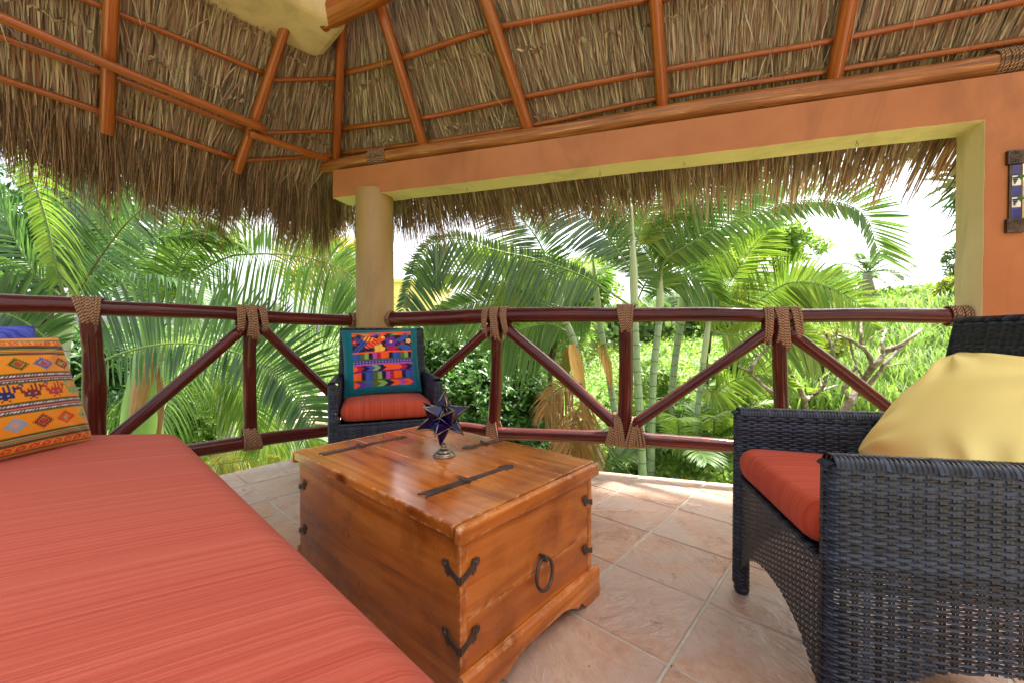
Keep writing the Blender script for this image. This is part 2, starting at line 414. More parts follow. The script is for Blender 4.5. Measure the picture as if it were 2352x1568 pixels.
# chest wood : grain along local axis, object coords
def chestwood(name, axis, stops, rough=0.3):
    m, nt, b = mat0(name)
    s = {'x': (1.2, 14, 14), 'y': (14, 1.2, 14)}[axis]
    oi = nt.nodes.new('ShaderNodeObjectInfo'); va = nt.nodes.new('ShaderNodeVectorMath'); va.operation = 'ADD'
    nt.links.new(mapping(nt, 'Object', s).outputs[0], va.inputs[0]); nt.links.new(mth(nt, 'MULTIPLY', oi.outputs['Random'], 9.0), va.inputs[1])
    f = noise(nt, va.outputs[0], 1.0, 6, 0.62, 1.6)
    c = ramp(nt, f, stops)
    big = noise(nt, mapping(nt, 'Object', (1, 1, 1)).outputs[0], 3.5, 4, 0.6, 0.4)
    c = mixc(nt, 0.6, c, ramp(nt, big, [(0.36, (0.42, 0.32, 0.25, 1)), (0.50, (0.95, 0.94, 0.92, 1)), (0.72, (1.25, 1.2, 1.0, 1))]), 'MULTIPLY')
    vo = nt.nodes.new('ShaderNodeTexVoronoi'); vo.inputs['Scale'].default_value = 4.6
    vs = {'x': (0.75, 1.2, 1.2), 'y': (1.2, 0.75, 1.2)}[axis]
    va2 = nt.nodes.new('ShaderNodeVectorMath'); va2.operation = 'ADD'
    nt.links.new(mapping(nt, 'Object', vs).outputs[0], va2.inputs[0]); nt.links.new(mth(nt, 'MULTIPLY', oi.outputs['Random'], 21.0), va2.inputs[1])
    nt.links.new(va2.outputs[0], vo.inputs['Vector'])
    k = ramp(nt, vo.outputs['Distance'], [(0.07, (0.14, 0.07, 0.05, 1)), (0.11, (0.55, 0.36, 0.26, 1)), (0.17, (1, 1, 1, 1))])
    c = mixc(nt, 0.85, c, k, 'MULTIPLY')
    # dry scratches and chipped varnish
    sc1 = noise(nt, mapping(nt, 'Object', (9, 9, 30)).outputs[0], 3.0, 6, 0.75, 2.0)
    c = mixc(nt, ramp(nt, sc1, [(0.645, (0, 0, 0, 1)), (0.68, (0.75, 0.75, 0.75, 1))]), c, lin(206, 150, 96))
    # worn, chipped arrises
    bv = nt.nodes.new('ShaderNodeBevel'); bv.samples = 4; bv.inputs['Radius'].default_value = 0.016
    gm = nt.nodes.new('ShaderNodeNewGeometry'); dt = nt.nodes.new('ShaderNodeVectorMath'); dt.operation = 'DOT_PRODUCT'
    nt.links.new(bv.outputs[0], dt.inputs[0]); nt.links.new(gm.outputs['Normal'], dt.inputs[1])
    em = ramp(nt, dt.outputs['Value'], [(0.94, (1, 1, 1, 1)), (0.993, (0, 0, 0, 1))])
    wn_ = ramp(nt, noise(nt, mapping(nt, 'Object').outputs[0], 38, 5, 0.7), [(0.50, (0, 0, 0, 1)), (0.60, (0.85, 0.85, 0.85, 1))])
    c = mixc(nt, mixc(nt, 1.0, em, wn_, 'MULTIPLY'), c, lin(214, 164, 112))
    nt.links.new(c, b.inputs['Base Color'])
    rr = ramp(nt, noise(nt, mapping(nt, 'Object').outputs[0], 7, 5), [(0.35, (rough * 0.7,) * 3 + (1,)), (0.7, (rough * 1.5,) * 3 + (1,))]); nt.links.new(rr, b.inputs['Roughness'])
    b.inputs['Coat Weight'].default_value = 0.25; b.inputs['Coat Roughness'].default_value = 0.2
    bump(nt, b, f, 0.08, 0.004); return m
CW = [(0.25, lin(112, 50, 14)), (0.40, lin(164, 84, 26)), (0.55, lin(188, 104, 38)), (0.75, lin(210, 132, 62))]
MT['chest_x'] = chestwood('pine_grain_short', 'x', CW)
MT['chest_lid'] = chestwood('pine_lid_varnished', 'y', CW, rough=0.17)
MT['chest_y'] = chestwood('pine_grain_long', 'y', CW)
MT['iron'] = simple('rusty_iron', [(0.3, lin(58, 46, 42)), (0.6, lin(92, 74, 66)), (0.8, lin(128, 92, 70))], ns=25, rough=0.55, metal=0.45, bumps=0.3, bs=120, bd=0.002)
MT['lead'] = simple('dark_bronze', [(0.3, lin(92, 78, 66)), (0.7, lin(158, 140, 122))], ns=30, rough=0.28, metal=0.9)
m, nt, b = mat0('cobalt_glass'); b.inputs['Base Color'].default_value = lin(22, 12, 128); b.inputs['Transmission Weight'].default_value = 0.85
b.inputs['Roughness'].default_value = 0.06; b.inputs['IOR'].default_value = 1.3; MT['glass'] = m
MT['tin'] = simple('pressed_tin', [(0.3, lin(60, 50, 44)), (0.7, lin(104, 88, 78))], ns=30, rough=0.35, metal=0.8, bumps=0.3, bs=90)
MT['tile_blue'] = simple('glazed_blue', [(0.3, lin(16, 28, 92)), (0.7, lin(30, 48, 130))], ns=25, rough=0.15, coat=0.5)
MT['tile_white'] = simple('glazed_white', [(0.3, lin(205, 200, 185)), (0.7, lin(225, 220, 205))], ns=25, rough=0.15, coat=0.5)
MT['grape'] = simple('glaze_navy', [(0.3, lin(14, 16, 58)), (0.7, lin(26, 30, 84))], rough=0.15)
MT['vine'] = simple('glaze_green', [(0.3, lin(30, 78, 40)), (0.7, lin(50, 104, 56))], rough=0.15)
MT['mirror'] = simple('mirror_glass', [(0.3, (0.8, 0.8, 0.8, 1)), (0.7, (0.85, 0.85, 0.85, 1))], rough=0.03, metal=1.0)
MT['steel'] = simple('galvanised_hook', [(0.3, lin(120, 120, 118)), (0.7, lin(170, 170, 168))], rough=0.35, metal=0.9)
# plants
MT['palm_dark'] = leafmat('palm_leaf_dark', [(0.15, (0.029, 0.068, 0.024, 1)), (0.5, (0.056, 0.118, 0.038, 1)), (0.8, (0.110, 0.189, 0.053, 1))], trans=0.30, rough=0.36, spec=0.5)
MT['palm_mid'] = leafmat('palm_leaf_mid', [(0.15, (0.055, 0.118, 0.024, 1)), (0.5, (0.104, 0.195, 0.038, 1)), (0.85, (0.201, 0.289, 0.057, 1))], trans=0.38)
MT['palm_lime'] = leafmat('palm_leaf_lime', [(0.15, (0.110, 0.195, 0.024, 1)), (0.5, (0.189, 0.277, 0.040, 1)), (0.85, (0.305, 0.354, 0.059, 1))], trans=0.45)
MT['palm_gold'] = leafmat('palm_leaf_gold', [(0.15, (0.20, 0.21, 0.03, 1)), (0.5, (0.36, 0.30, 0.045, 1)), (0.85, (0.46, 0.36, 0.08, 1))], trans=0.45)
MT['dead_leaf'] = leafmat('dead_frond', [(0.15, (0.21, 0.085, 0.03, 1)), (0.5, (0.36, 0.16, 0.055, 1)), (0.85, (0.46, 0.26, 0.12, 1))], trans=0.3, rough=0.7)
MT['dry_leaf'] = leafmat('dry_straw_frond', [(0.15, (0.25, 0.18, 0.11, 1)), (0.85, (0.42, 0.33, 0.22, 1))], trans=0.2, rough=0.8)
MT['shrub'] = leafmat('shrub_leaf', [(0.15, (0.024, 0.071, 0.018, 1)), (0.45, (0.061, 0.147, 0.031, 1)), (0.7, (0.128, 0.242, 0.047, 1)), (0.9, (0.232, 0.342, 0.071, 1))], trans=0.3, rough=0.35, spec=0.5)
MT['lime_leaf'] = leafmat('lime_leaf', [(0.15, (0.080, 0.150, 0.026, 1)), (0.5, (0.165, 0.260, 0.045, 1)), (0.85, (0.30, 0.37, 0.075, 1))], trans=0.42)
MT['yellow_leaf'] = leafmat('yellow_green_leaf', [(0.15, (0.17, 0.24, 0.03, 1)), (0.85, (0.36, 0.36, 0.05, 1))], trans=0.45)
MT['far_leaf'] = leafmat('far_leaf', [(0.15, (0.085, 0.153, 0.047, 1)), (0.5, (0.159, 0.236, 0.083, 1)), (0.85, (0.244, 0.319, 0.118, 1))], trans=0.3)
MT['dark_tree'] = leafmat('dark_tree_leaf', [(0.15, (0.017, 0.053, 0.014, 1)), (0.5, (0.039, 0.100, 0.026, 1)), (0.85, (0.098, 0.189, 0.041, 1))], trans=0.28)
MT['grass'] = leafmat('grass_blade', [(0.12, (0.05, 0.10, 0.025, 1)), (0.4, (0.15, 0.24, 0.05, 1)), (0.7, (0.24, 0.33, 0.09, 1)), (0.9, (0.38, 0.38, 0.18, 1))], trans=0.4)
MT['rachis'] = simple('green_rachis', [(0.3, (0.10, 0.16, 0.035, 1)), (0.7, (0.18, 0.24, 0.07, 1))], ns=8, rough=0.45)
MT['rachis_brown'] = simple('brown_rachis', [(0.3, (0.10, 0.07, 0.03, 1)), (0.7, (0.19, 0.15, 0.06, 1))], ns=8, rough=0.5)
def trunkmat(name, a, b_, ring, freq):
    m, nt, b = mat0(name)
    mp = mapping(nt, 'UV'); sx = nt.nodes.new('ShaderNodeSeparateXYZ'); nt.links.new(mp.outputs[0], sx.inputs[0])
    f = noise(nt, mapping(nt, 'UV', (2.0, 3.0, 1)).outputs[0], 4.0, 5, 0.65)
    c = ramp(nt, f, [(0.3, a), (0.7, b_)])
    u = mth(nt, 'ADD', mth(nt, 'MULTIPLY', sx.outputs[0], freq), mth(nt, 'MULTIPLY', noise(nt, mapping(nt, 'UV', (1, 1, 1)).outputs[0], 3.0, 2), 0.5))
    fr = mth(nt, 'FRACT', u)
    k = ramp(nt, fr, [(0.0, (1, 1, 1, 1)), (0.06, (1, 1, 1, 1)), (0.10, (0, 0, 0, 1))])
    c = mixc(nt, k, c, ring); nt.links.new(c, b.inputs['Base Color']); b.inputs['Roughness'].default_value = 0.6
    bump(nt, b, fr, 0.3, 0.01); return m
MT['areca'] = trunkmat('ringed_areca_trunk', lin(104, 128, 92), lin(160, 176, 140), lin(84, 84, 58), 7.0)
MT['grey_trunk'] = trunkmat('pale_grey_trunk', lin(150, 146, 134), lin(188, 184, 172), lin(112, 104, 92), 9.0)
MT['shaft'] = simple('green_crownshaft', [(0.3, (0.16, 0.26, 0.055, 1)), (0.7, (0.24, 0.35, 0.09, 1))], coord='UV', mscale=(0.5, 4, 1), ns=3, rough=0.35)
MT['paleshaft'] = simple('pale_crownshaft', [(0.3, (0.30, 0.38, 0.20, 1)), (0.7, (0.46, 0.50, 0.30, 1))], coord='UV', mscale=(0.5, 4, 1), ns=3, rough=0.4)
MT['sheath'] = simple('brown_sheath', [(0.3, lin(112, 70, 44)), (0.5, lin(158, 104, 68)), (0.7, lin(190, 142, 100))], coord='UV', mscale=(1, 6, 1), ns=4, rough=0.6)
MT['gold_sheath'] = simple('golden_sheath', [(0.3, lin(186, 130, 60)), (0.7, lin(226, 186, 116))], coord='UV', mscale=(1, 6, 1), ns=4, rough=0.6)
MT['branch'] = simple('grey_brown_bark', [(0.3, lin(66, 56, 46)), (0.5, lin(116, 102, 86)), (0.7, lin(172, 160, 142))], ns=14, rough=0.8, bumps=0.5, bs=40)
MT['bark'] = simple('dark_bark', [(0.3, lin(58, 46, 34)), (0.7, lin(96, 80, 62))], ns=10, rough=0.9, bumps=0.5, bs=40)
MT['ground'] = simple('grassy_ground', [(0.3, (0.075, 0.13, 0.03, 1)), (0.5, (0.12, 0.20, 0.045, 1)), (0.7, (0.17, 0.22, 0.07, 1))], ns=0.8, detail=8, rough=0.95, bumps=0.6, bs=6, bd=0.1)
MT['white_wall'] = simple('white_house_wall', [(0.3, lin(214, 212, 206)), (0.7, lin(228, 226, 220))], ns=0.6, rough=0.8)
MT['yellow_wall'] = simple('yellow_house_wall', [(0.3, lin(226, 204, 120)), (0.7, lin(236, 216, 140))], ns=0.6, rough=0.8)
MT['red_roof'] = simple('faded_red_roof', [(0.3, lin(186, 130, 116)), (0.5, lin(214, 172, 160)), (0.7, lin(226, 206, 198))], ns=1.4, rough=0.8)
MT['tank'] = simple('black_plastic', [(0.3, lin(30, 32, 38)), (0.7, lin(42, 45, 52))], rough=0.5)
MT['tank_mark'] = simple('white_print', [(0.3, lin(225, 225, 225)), (0.7, lin(235, 235, 235))], rough=0.5)
MT['pane'] = simple('dark_window', [(0.3, lin(60, 62, 64)), (0.7, lin(84, 84, 82))], rough=0.15)
MT['brown_wood'] = simple('brown_shutter', [(0.3, lin(110, 78, 52)), (0.7, lin(140, 104, 72))], rough=0.6)

# ================================================================== TERRACE FLOOR
TA = np.array([0.6643, 0.7475]); TB = np.array([0.7475, -0.6643])       # tile grid axes
TO = np.array([0.5493, 2.6964]); TS = 0.33
LE_q, LE_n = np.array([-1.71, 2.65]), np.array([0.81, -0.586])          # left floor edge
RE_q, RE_n = np.array([0.578, 2.568]), np.array([-0.291, -0.957])       # right floor edge
R2 = np.array([0.957, -0.291])                                          # along the right side
def clip_floor(poly):
    p = clip_poly(poly, LE_q, LE_n)
    if len(p) > 2: p = clip_poly(p, RE_q, RE_n)
    return p
fl = clip_floor([np.array(p, float) for p in ((-4, -2.5), (4.2, -2.5), (4.2, 5), (-4, 5))])
fV, fF = prism(fl, -0.22, -0.0045)
floor = solo('floor', fV, fF, [MT['grout']], None, None, base=np.zeros(3)); tag(floor, kind='structure')
half = TS / 2 - 0.0045
tv, tf = prism([(-half, -half), (half, -half), (half, half), (-half, half)], -0.012, 0.0, 0.003)
tile_me = mesh('tile', tv, tf, MT['tile'])
rz_t = math.atan2(TB[1], TB[0])
for i in range(-10, 12):
    for j in range(-3, 14):
        c = TO + TS * ((i + 0.5) * TB - (j + 0.5) * TA)
        if c[1] < -0.1 or abs(c[0]) > 2.9: continue
        if c[1] < 0.75 and not (c[0] > 0.2): continue
        cor = [c + half * (sx * TB + sy * TA) for sx, sy in ((-1, -1), (1, -1), (1, 1), (-1, 1))]
        p = clip_floor(cor)
        if len(p) < 3: continue
        area = 0.5 * abs(sum(p[k][0] * p[(k + 1) % len(p)][1] - p[(k + 1) % len(p)][0] * p[k][1] for k in range(len(p))))
        if area < 0.004: continue
        dz = rng.uniform(-0.0012, 0.0008)
        if area > 0.98 * (2 * half) ** 2:
            o = link('tile', tile_me, floor, (c[0], c[1], dz)); o.rotation_euler = (0, 0, rz_t + rng.integers(0, 4) * PI / 2)
        else:
            q = [a for k, a in enumerate(p) if np.linalg.norm(a - p[k - 1]) > 1e-4]
            v, f_ = prism([a - c for a in q], -0.012, 0.0, 0.003)
            link('tile', mesh('tile_cut', v, f_, MT['tile']), floor, (c[0], c[1], dz))

# ================================================================== COLUMN, BEAM, PIER
COLC = np.array([-1.035, 3.06]); COLR = 0.136
ZB0, ZB1 = 1.90, 2.108
P0 = np.array([-1.355, 3.067]); P1 = np.array([2.276, 1.958])
Rd = (P1 - P0) / np.linalg.norm(P1 - P0); Rn = np.array([-Rd[1], Rd[0]]);  # outward
THK = 0.184
v3 = lambda p, z: np.array([p[0], p[1], z])
prof = [(COLR, -0.004), (COLR, 0.5), (COLR, 1.2), (COLR, 1.935), (COLR - 0.003, 1.941), (COLR - 0.008, 1.943)]
v, f_ = lathe(prof, (0, 0, 0), 48)
colo = link('round_column', mesh('round_column', v, f_, MT['ochre'], smooth=True), None, (COLC[0], COLC[1], 0))
tag(colo, 'round ochre plaster column behind the far armchair', 'column')
# lintel and pier in one : orange faces, yellow soffit and reveal
Lb = np.linalg.norm(P1 - P0)
beam = thing('lintel_wall', 'orange plaster wall and lintel beam with yellow soffit framing the right opening', 'wall', (P0[0], P0[1], 0))
g = np.random.default_rng(3)
nseg, nz = 60, 24
wz = np.cumsum(g.normal(0, 0.0010, nseg + 1)); wz -= np.linspace(0, wz[-1], nseg + 1)
out = [(Lb * k / nseg, ZB0 + (wz[k] if 0 < k < nseg else 0)) for k in range(nseg + 1)]
out += [(Lb + (g.normal(0, 0.0011)), ZB0 - (ZB0 + 0.2) * k / nz) for k in range(1, nz + 1)]
ny = len(out) - 1
out += [(Lb + 1.9, -0.2), (Lb + 1.9, ZB1), (0.0, ZB1)]
no = len(out)
VV = [v3(P0 + Rd * a, z) for a, z in out] + [v3(P0 + Rd * a + Rn * THK, z) for a, z in out]
FF = [tuple(range(no)), tuple(range(2 * no - 1, no - 1, -1))]; MI = [0, 0]
for k in range(no):
    k2 = (k + 1) % no; FF.append((k, no + k, no + k2, k2)); MI.append(1 if k < ny else 0)
bevel(part('wall_body', VV, FF, [MT['orange'], MT['yellow']], beam, mi=MI), 0.004, 2, 60)
for hx, hy in ((1073, 437), (1378, 400), (1571, 378), (1968, 332)):
    p = atp(hx, hy, v3(P0 + Rn * THK * 0.45, 0), (Rn[0], Rn[1], 0)); p[2] = ZB0 + 0.003
    th = np.linspace(-0.5 * PI, 0.9 * PI, 12)
    pts = np.vstack([[p, p - [0, 0, 0.012]], [p + np.array([0.007 * math.cos(t) * Rd[0], 0.007 * math.cos(t) * Rd[1], -0.019 - 0.007 * math.sin(-t) - 0.002]) for t in -th[::-1]]])
    v, f_, uv = tube(pts, 0.0017, 6); part('hook', v, f_, MT['steel'], beam, smooth=True)
PE = P1 + Rd * 1.9
V, F = prism([(PE[0] + 0.01, PE[1]), (PE[0] + 0.01, -2.8), (2.6, -2.8), (2.6, -3.0), (PE[0] + 0.21, -3.0), (PE[0] + 0.21, PE[1])], -0.2, 3.3)  # unseen wall, added to cut light from right and behind and darken the pier
hw = solo('light_block_wall', V, F, MT['cream'], 'unseen cream house wall added to block light, beyond the right picture edge', 'wall')

# cream ring beam high on the left, rounded lower edges and rounded end
cb_end = atz(735, 118, 2.64)[:2]; cb_dir = np.array([0.689, 0.724]); cb_n = np.array([0.724, -0.689])     # end point on left lower edge, axis, to the right
cbw, cbh, rr_ = 0.44, 0.42, 0.07
sect = []
for t in np.linspace(0, PI / 2, 7): sect.append((rr_ - rr_ * math.sin(PI / 2 - t) if False else rr_ * (1 - math.cos(t)) , 0))
sec = [(0.0, cbh)] + [(rr_ * (1 - math.cos(t)), rr_ * (1 - math.sin(t))) for t in np.linspace(0, PI / 2, 7)] + \
      [(cbw - rr_ * (1 - math.cos(t)), rr_ * (1 - math.sin(t))) for t in np.linspace(PI / 2, 0, 7)] + [(cbw, cbh)]
sec = np.array(sec)
base = atz(640, 105, 2.635)[:2] + cb_n * 0.0
VV = []; ns_ = len(sec)
stations = [(-2.6, 1.0), (0.16, 1.0), (0.20, 0.97), (0.235, 0.86), (0.255, 0.66)]
for s_, k_ in stations:
    cx = cbw / 2
    for (u, h) in sec:
        uu = cx + (u - cx) * (k_ if s_ > 0.17 else 1); hh = cbh + (h - cbh) * (1 if s_ < 0.17 else (0.55 + 0.45 * k_))
        q = base + cb_dir * s_ + cb_n * uu
        VV.append(v3(q, 2.635 + hh))
FF = []
for k in range(len(stations) - 1):
    for e in range(ns_ - 1): FF.append((k * ns_ + e, (k + 1) * ns_ + e, (k + 1) * ns_ + e + 1, k * ns_ + e + 1))
    FF.append((k * ns_ + ns_ - 1, (k + 1) * ns_ + ns_ - 1, (k + 1) * ns_, k * ns_))
FF.append(tuple((len(stations) - 1) * ns_ + e for e in range(ns_))); FF.append(tuple(range(ns_ - 1, -1, -1)))
solo('cream_beam', VV, FF, MT['cream'], 'cream plaster beam with rounded end high under the thatch, upper left', 'beam', smooth=False)

# ================================================================== PALAPA ROOF
roof = thing('palapa_roof', 'palm thatch roof on varnished orange poles overhead', 'roof', (0.0, 2.0, 2.2))
SL = 1.28
PRq = np.array([2.302, 2.044, 2.20]); PRn = np.array([0.291 * SL, 0.957 * SL, 1.0])
PLq = np.array([-1.89, 2.17, 2.22]); PLn = np.array([-0.809 * SL, 0.588 * SL, 1.0])
def stat(b, t, q, n): return atp(b[0], b[1], q, n), atp(t[0], t[1], q, n)
ST = [stat((-160, 262), (-215, -60), PLq, PLn),
      stat((245, 305), (258, 0), PLq, PLn),
      stat((545, 395), (640, 110), PLq, PLn),
      stat((772, 362), (785, 50), PRq, PRn),
      stat((973, 335), (870, 0), PRq, PRn),
      stat((1215, 300), (1115, 0), PRq, PRn),
      stat((1522, 247), (1505, 0), PRq, PRn),
      stat((1915, 183), (1952, 0), PRq, PRn),
      stat((2480, 92), (2640, -130), PRq, PRn)]
SD = np.array([nrm(t - b) for b, t in ST])                       # up-slope directions
SB = np.array([b + d * (2.2 - b[2]) / d[2] for (b, t), d in zip(ST, SD)])     # reference points at z = 2.2
NK = len(ST)
norm_st = np.array([nrm(PLn)] * 3 + [nrm(PRn)] * 6); norm_st[2] = nrm(norm_st[1] + norm_st[4] * 0.45); norm_st[3] = nrm(norm_st[1] * 0.35 + norm_st[4])
def RS(a, s, off=0.0):
    """roof surface: a in station units, s metres up the slope from the plate, off outward"""
    a = np.asarray(a, float); i = np.clip(a.astype(int), 0, NK - 2); u = (a - i)[..., None]
    B = SB[i] * (1 - u) + SB[i + 1] * u; D = nrm(SD[i] * (1 - u) + SD[i + 1] * u); N = nrm(norm_st[i] * (1 - u) + norm_st[i + 1] * u)
    s = np.asarray(s, float)[..., None]; off = np.asarray(off, float)
    off = off[..., None] if off.ndim else off
    return B + D * s + N * off, D, N
wid = np.array([np.linalg.norm((SB[i + 1] + SD[i + 1] * 0.3) - (SB[i] + SD[i] * 0.3)) for i in range(NK - 1)])
cumw = np.concatenate([[0], np.cumsum(wid)])
def a_of(x): return np.interp(x, cumw, np.arange(NK))
W_ALL = cumw[-1]
# --- backing skin (keeps daylight out between the strips)
na, nsl = 90, 16
aa = np.linspace(0, NK - 1.001, na); ss = np.linspace(-0.34, 3.0, nsl)
G, _, _ = RS(np.repeat(aa, nsl), np.tile(ss, na), 0.16)
F = np.array([(i * nsl + j, (i + 1) * nsl + j, (i + 1) * nsl + j + 1, i * nsl + j + 1) for i in range(na - 1) for j in range(nsl - 1)])
part('thatch_skin', G, F, MT['thatch_back'], roof)
# --- strips
def strips(x, s0, ln, wd, off0, off1, lat, nseg=3, wav=0.004):
    n = len(x); t = np.linspace(0, 1, nseg + 1)
    X = x[:, None] + lat[:, None] * t + wav * np.sin(6 * t[None, :] + rng.uniform(0, 6, n)[:, None])
    Sg = s0[:, None] - ln[:, None] * t
    O = off0[:, None] + (off1 - off0)[:, None] * t
    X = np.clip(X, 0, W_ALL - 1e-6)
    P, D, N = RS(a_of(X), Sg, O)
    S = nrm(np.cross(D, N)); tw = rng.normal(0, 0.45, n)[:, None, None]
    Wv = (S * np.cos(tw) + N * np.sin(tw)) * (wd[:, None] * np.array([0.8, 1, 0.9, 0.35][:nseg + 1] if nseg == 3 else np.linspace(1, 0.4, nseg + 1))[None, :])[..., None] * 0.5
    V = np.stack([P - Wv, P + Wv], 2).reshape(-1, 3)
    k = np.arange(n)[:, None] * (2 * (nseg + 1)); j = np.arange(nseg)[None, :] * 2
    b = (k + j).reshape(-1, 1)
    return V, b + np.array([[0, 1, 3, 2]])
Vs, Fs, nv = [], [], 0
def addst(V, F):
    global nv
    Vs.append(V); Fs.append(F + nv); nv += len(V)
course = 0.105; s = -0.22
while s < 2.6:
    dens = 270 if s < 1.7 else 80
    n = int(W_ALL * dens)
    x = rng.uniform(0, W_ALL, n)
    addst(*strips(x, s + rng.uniform(-0.03, 0.05, n), rng.uniform(0.24, 0.55, n), rng.uniform(0.0035, 0.012, n), rng.uniform(0.088, 0.125, n), rng.uniform(0.055, 0.10, n), rng.normal(0, 0.022, n), wav=0.003))
    s += course
# loose hanging stray strips
n = 900; x = rng.uniform(0, W_ALL, n)
addst(*strips(x, rng.uniform(-0.2, 1.6, n), rng.uniform(0.15, 0.4, n), rng.uniform(0.003, 0.007, n), rng.uniform(0.06, 0.09, n), rng.uniform(0.0, 0.06, n), rng.normal(0, 0.07, n)))
# knots where the leaves are tied
for s in (0.10, 0.48, 0.86, 1.24, 1.62):
    n = int(W_ALL * 60); x = rng.uniform(0, W_ALL, n)
    addst(*strips(x, s + 0.02 * np.sin(x * 3) + rng.normal(0, 0.008, n), rng.uniform(0.012, 0.03, n), rng.uniform(0.010, 0.02, n), np.full(n, 0.05), np.full(n, 0.062), rng.normal(0, 0.015, n)))
tag(part('thatch', np.vstack(Vs), np.vstack(Fs), MT['thatch'], roof), kind='stuff')
# --- hanging eave fringe
xL, xM, xR = cumw[2], cumw[3], cumw[-1]; XC = xM + 0.5
def fringe(n, x0, x1, smin, smax, lmin, lmax, wmin, wmax, out=0.10, clump=True):
    x = rng.uniform(x0, x1, n)
    s0 = rng.uniform(smin, smax, n)
    cl = 0.5 + 0.5 * np.sin(x * 9.0 + 2 * np.sin(x * 3.1)) * np.sin(x * 23.0 + 1.3) if clump else 0.5
    cl = cl * 0.6 + 0.4 * (0.5 + 0.5 * np.sin(x * 57.0 + np.sin(x * 17)))
    ln = (lmin + (lmax - lmin) * cl) * rng.uniform(0.55, 1.08, n) * frv(x)
    s0 = s0 * frv(x) ** 0.7
    a = a_of(np.clip(x, 0, W_ALL - 1e-6)); P, D, N = RS(a, s0, rng.uniform(0.10, 0.21, n))
    S = nrm(np.cross(D, N)); t = np.linspace(0, 1, 4)
    dirv = nrm(-D * rng.uniform(0.55, 1.0, n)[:, None] + np.array([0, 0, -1.0]) * rng.uniform(0.05, 0.65, n)[:, None] + S * rng.normal(0, 0.10, n)[:, None])
    C = P[:, None, :] + dirv[:, None, :] * (ln[:, None] * t)[..., None]
    C[..., 2] -= (ln[:, None] * 0.10 * t ** 2)
    th = rng.uniform(0, PI, n)[:, None, None]
    Wv = (S[:, None, :] * np.cos(th) + N[:, None, :] * np.sin(th)) * (rng.uniform(wmin, wmax, n)[:, None] * np.array([1, 0.9, 0.7, 0.3]))[..., None] * 0.5
    V = np.stack([C - Wv, C + Wv], 2).reshape(-1, 3)
    b = (np.arange(n)[:, None] * 8 + np.arange(3)[None, :] * 2).reshape(-1, 1)
    return V, b + np.array([[0, 1, 3, 2]])
Vs, Fs, nv = [], [], 0
xL, xM, xR = cumw[2], cumw[3], cumw[-1]
def frv(x): return np.interp(x, [0, xL, xM, XC, xM + 2.0, xR], [0.95, 1.18, 1.30, 1.25, 0.92, 0.55])
for (n_, xa, xb, sa, sb, la, lb, wa_, wb_) in ((9000, 0, xM, -0.42, -0.10, 0.12, 0.36, 0.003, 0.009), (6000, 0, xM, -0.34, -0.15, 0.26, 0.56, 0.0025, 0.006),
                                          (7500, xM, xR, -0.42, -0.14, 0.10, 0.30, 0.003, 0.007), (4200, xM, xR, -0.36, -0.18, 0.20, 0.46, 0.002, 0.005)):
    addst(*fringe(n_, xa, xb, sa, sb, la, lb, wa_, wb_))
tag(part('eave_fringe', np.vstack(Vs), np.vstack(Fs), MT['fringe'], roof), kind='stuff')
# --- rafters
def log_poly(pts, r, lump=0.05, n=18, seg=14, seed=0, capr=0.85):
    g = np.random.default_rng(seed + 900); P = smooth_path(pts, n); t = np.linspace(0, 1, n)
    rb = np.full(n, r) if np.isscalar(r) else np.interp(t, np.linspace(0, 1, len(r)), r)
    k = g.uniform(-1, 1, 6)
    rr = rb * (1 + lump * (k[0] * np.sin(5 * t + 3 * k[1]) + 0.8 * k[2] * np.sin(13 * t + 3 * k[3]) + 0.4 * g.uniform(-1, 1, n)))
    P = np.vstack([P[0] + (P[0] - P[1]) * 0.02, P, P[-1] + (P[-1] - P[-2]) * 0.02]); rr = np.concatenate([[rr[0] * capr], rr, [rr[-1] * capr]])
    V, F, uv = tube(P, rr, seg, u0=g.uniform(0, 30))
    th = np.tile(np.arange(seg) * 2 * PI / seg, len(P)); c = np.repeat(P, seg, 0)
    V = c + (V - c) * (1 + 0.05 * np.cos(2 * th + k[4] * 3) + 0.03 * np.cos(3 * th + k[5] * 3))[:, None]
    return V, F, uv
for k, (lo, hi, r) in enumerate([(None, 2.9, 0.027), (None, 2.9, 0.027), (None, 2.6, 0.028), (None, 2.6, 0.031), (None, 2.7, 0.033), (None, 2.7, 0.034), (None, 2.7, 0.035), (None, 2.7, 0.034), (None, 2.7, 0.034)]):
    b, t = ST[k]; d = SD[k]
    lo_p = b - d * (0.0 if k < 3 else 0.06)
    hi_p = SB[k] + d * hi
    P = log_path(lo_p, hi_p, 16, 0.006, 40 + k); P[0] = lo_p
    v, f_, uv = log_poly(P[::3], [r * 1.08, r, r * 0.95], seed=k, n=22, capr=0.97); part('rafter', v, f_, MT['pole'], roof, uv=uv, smooth=True)
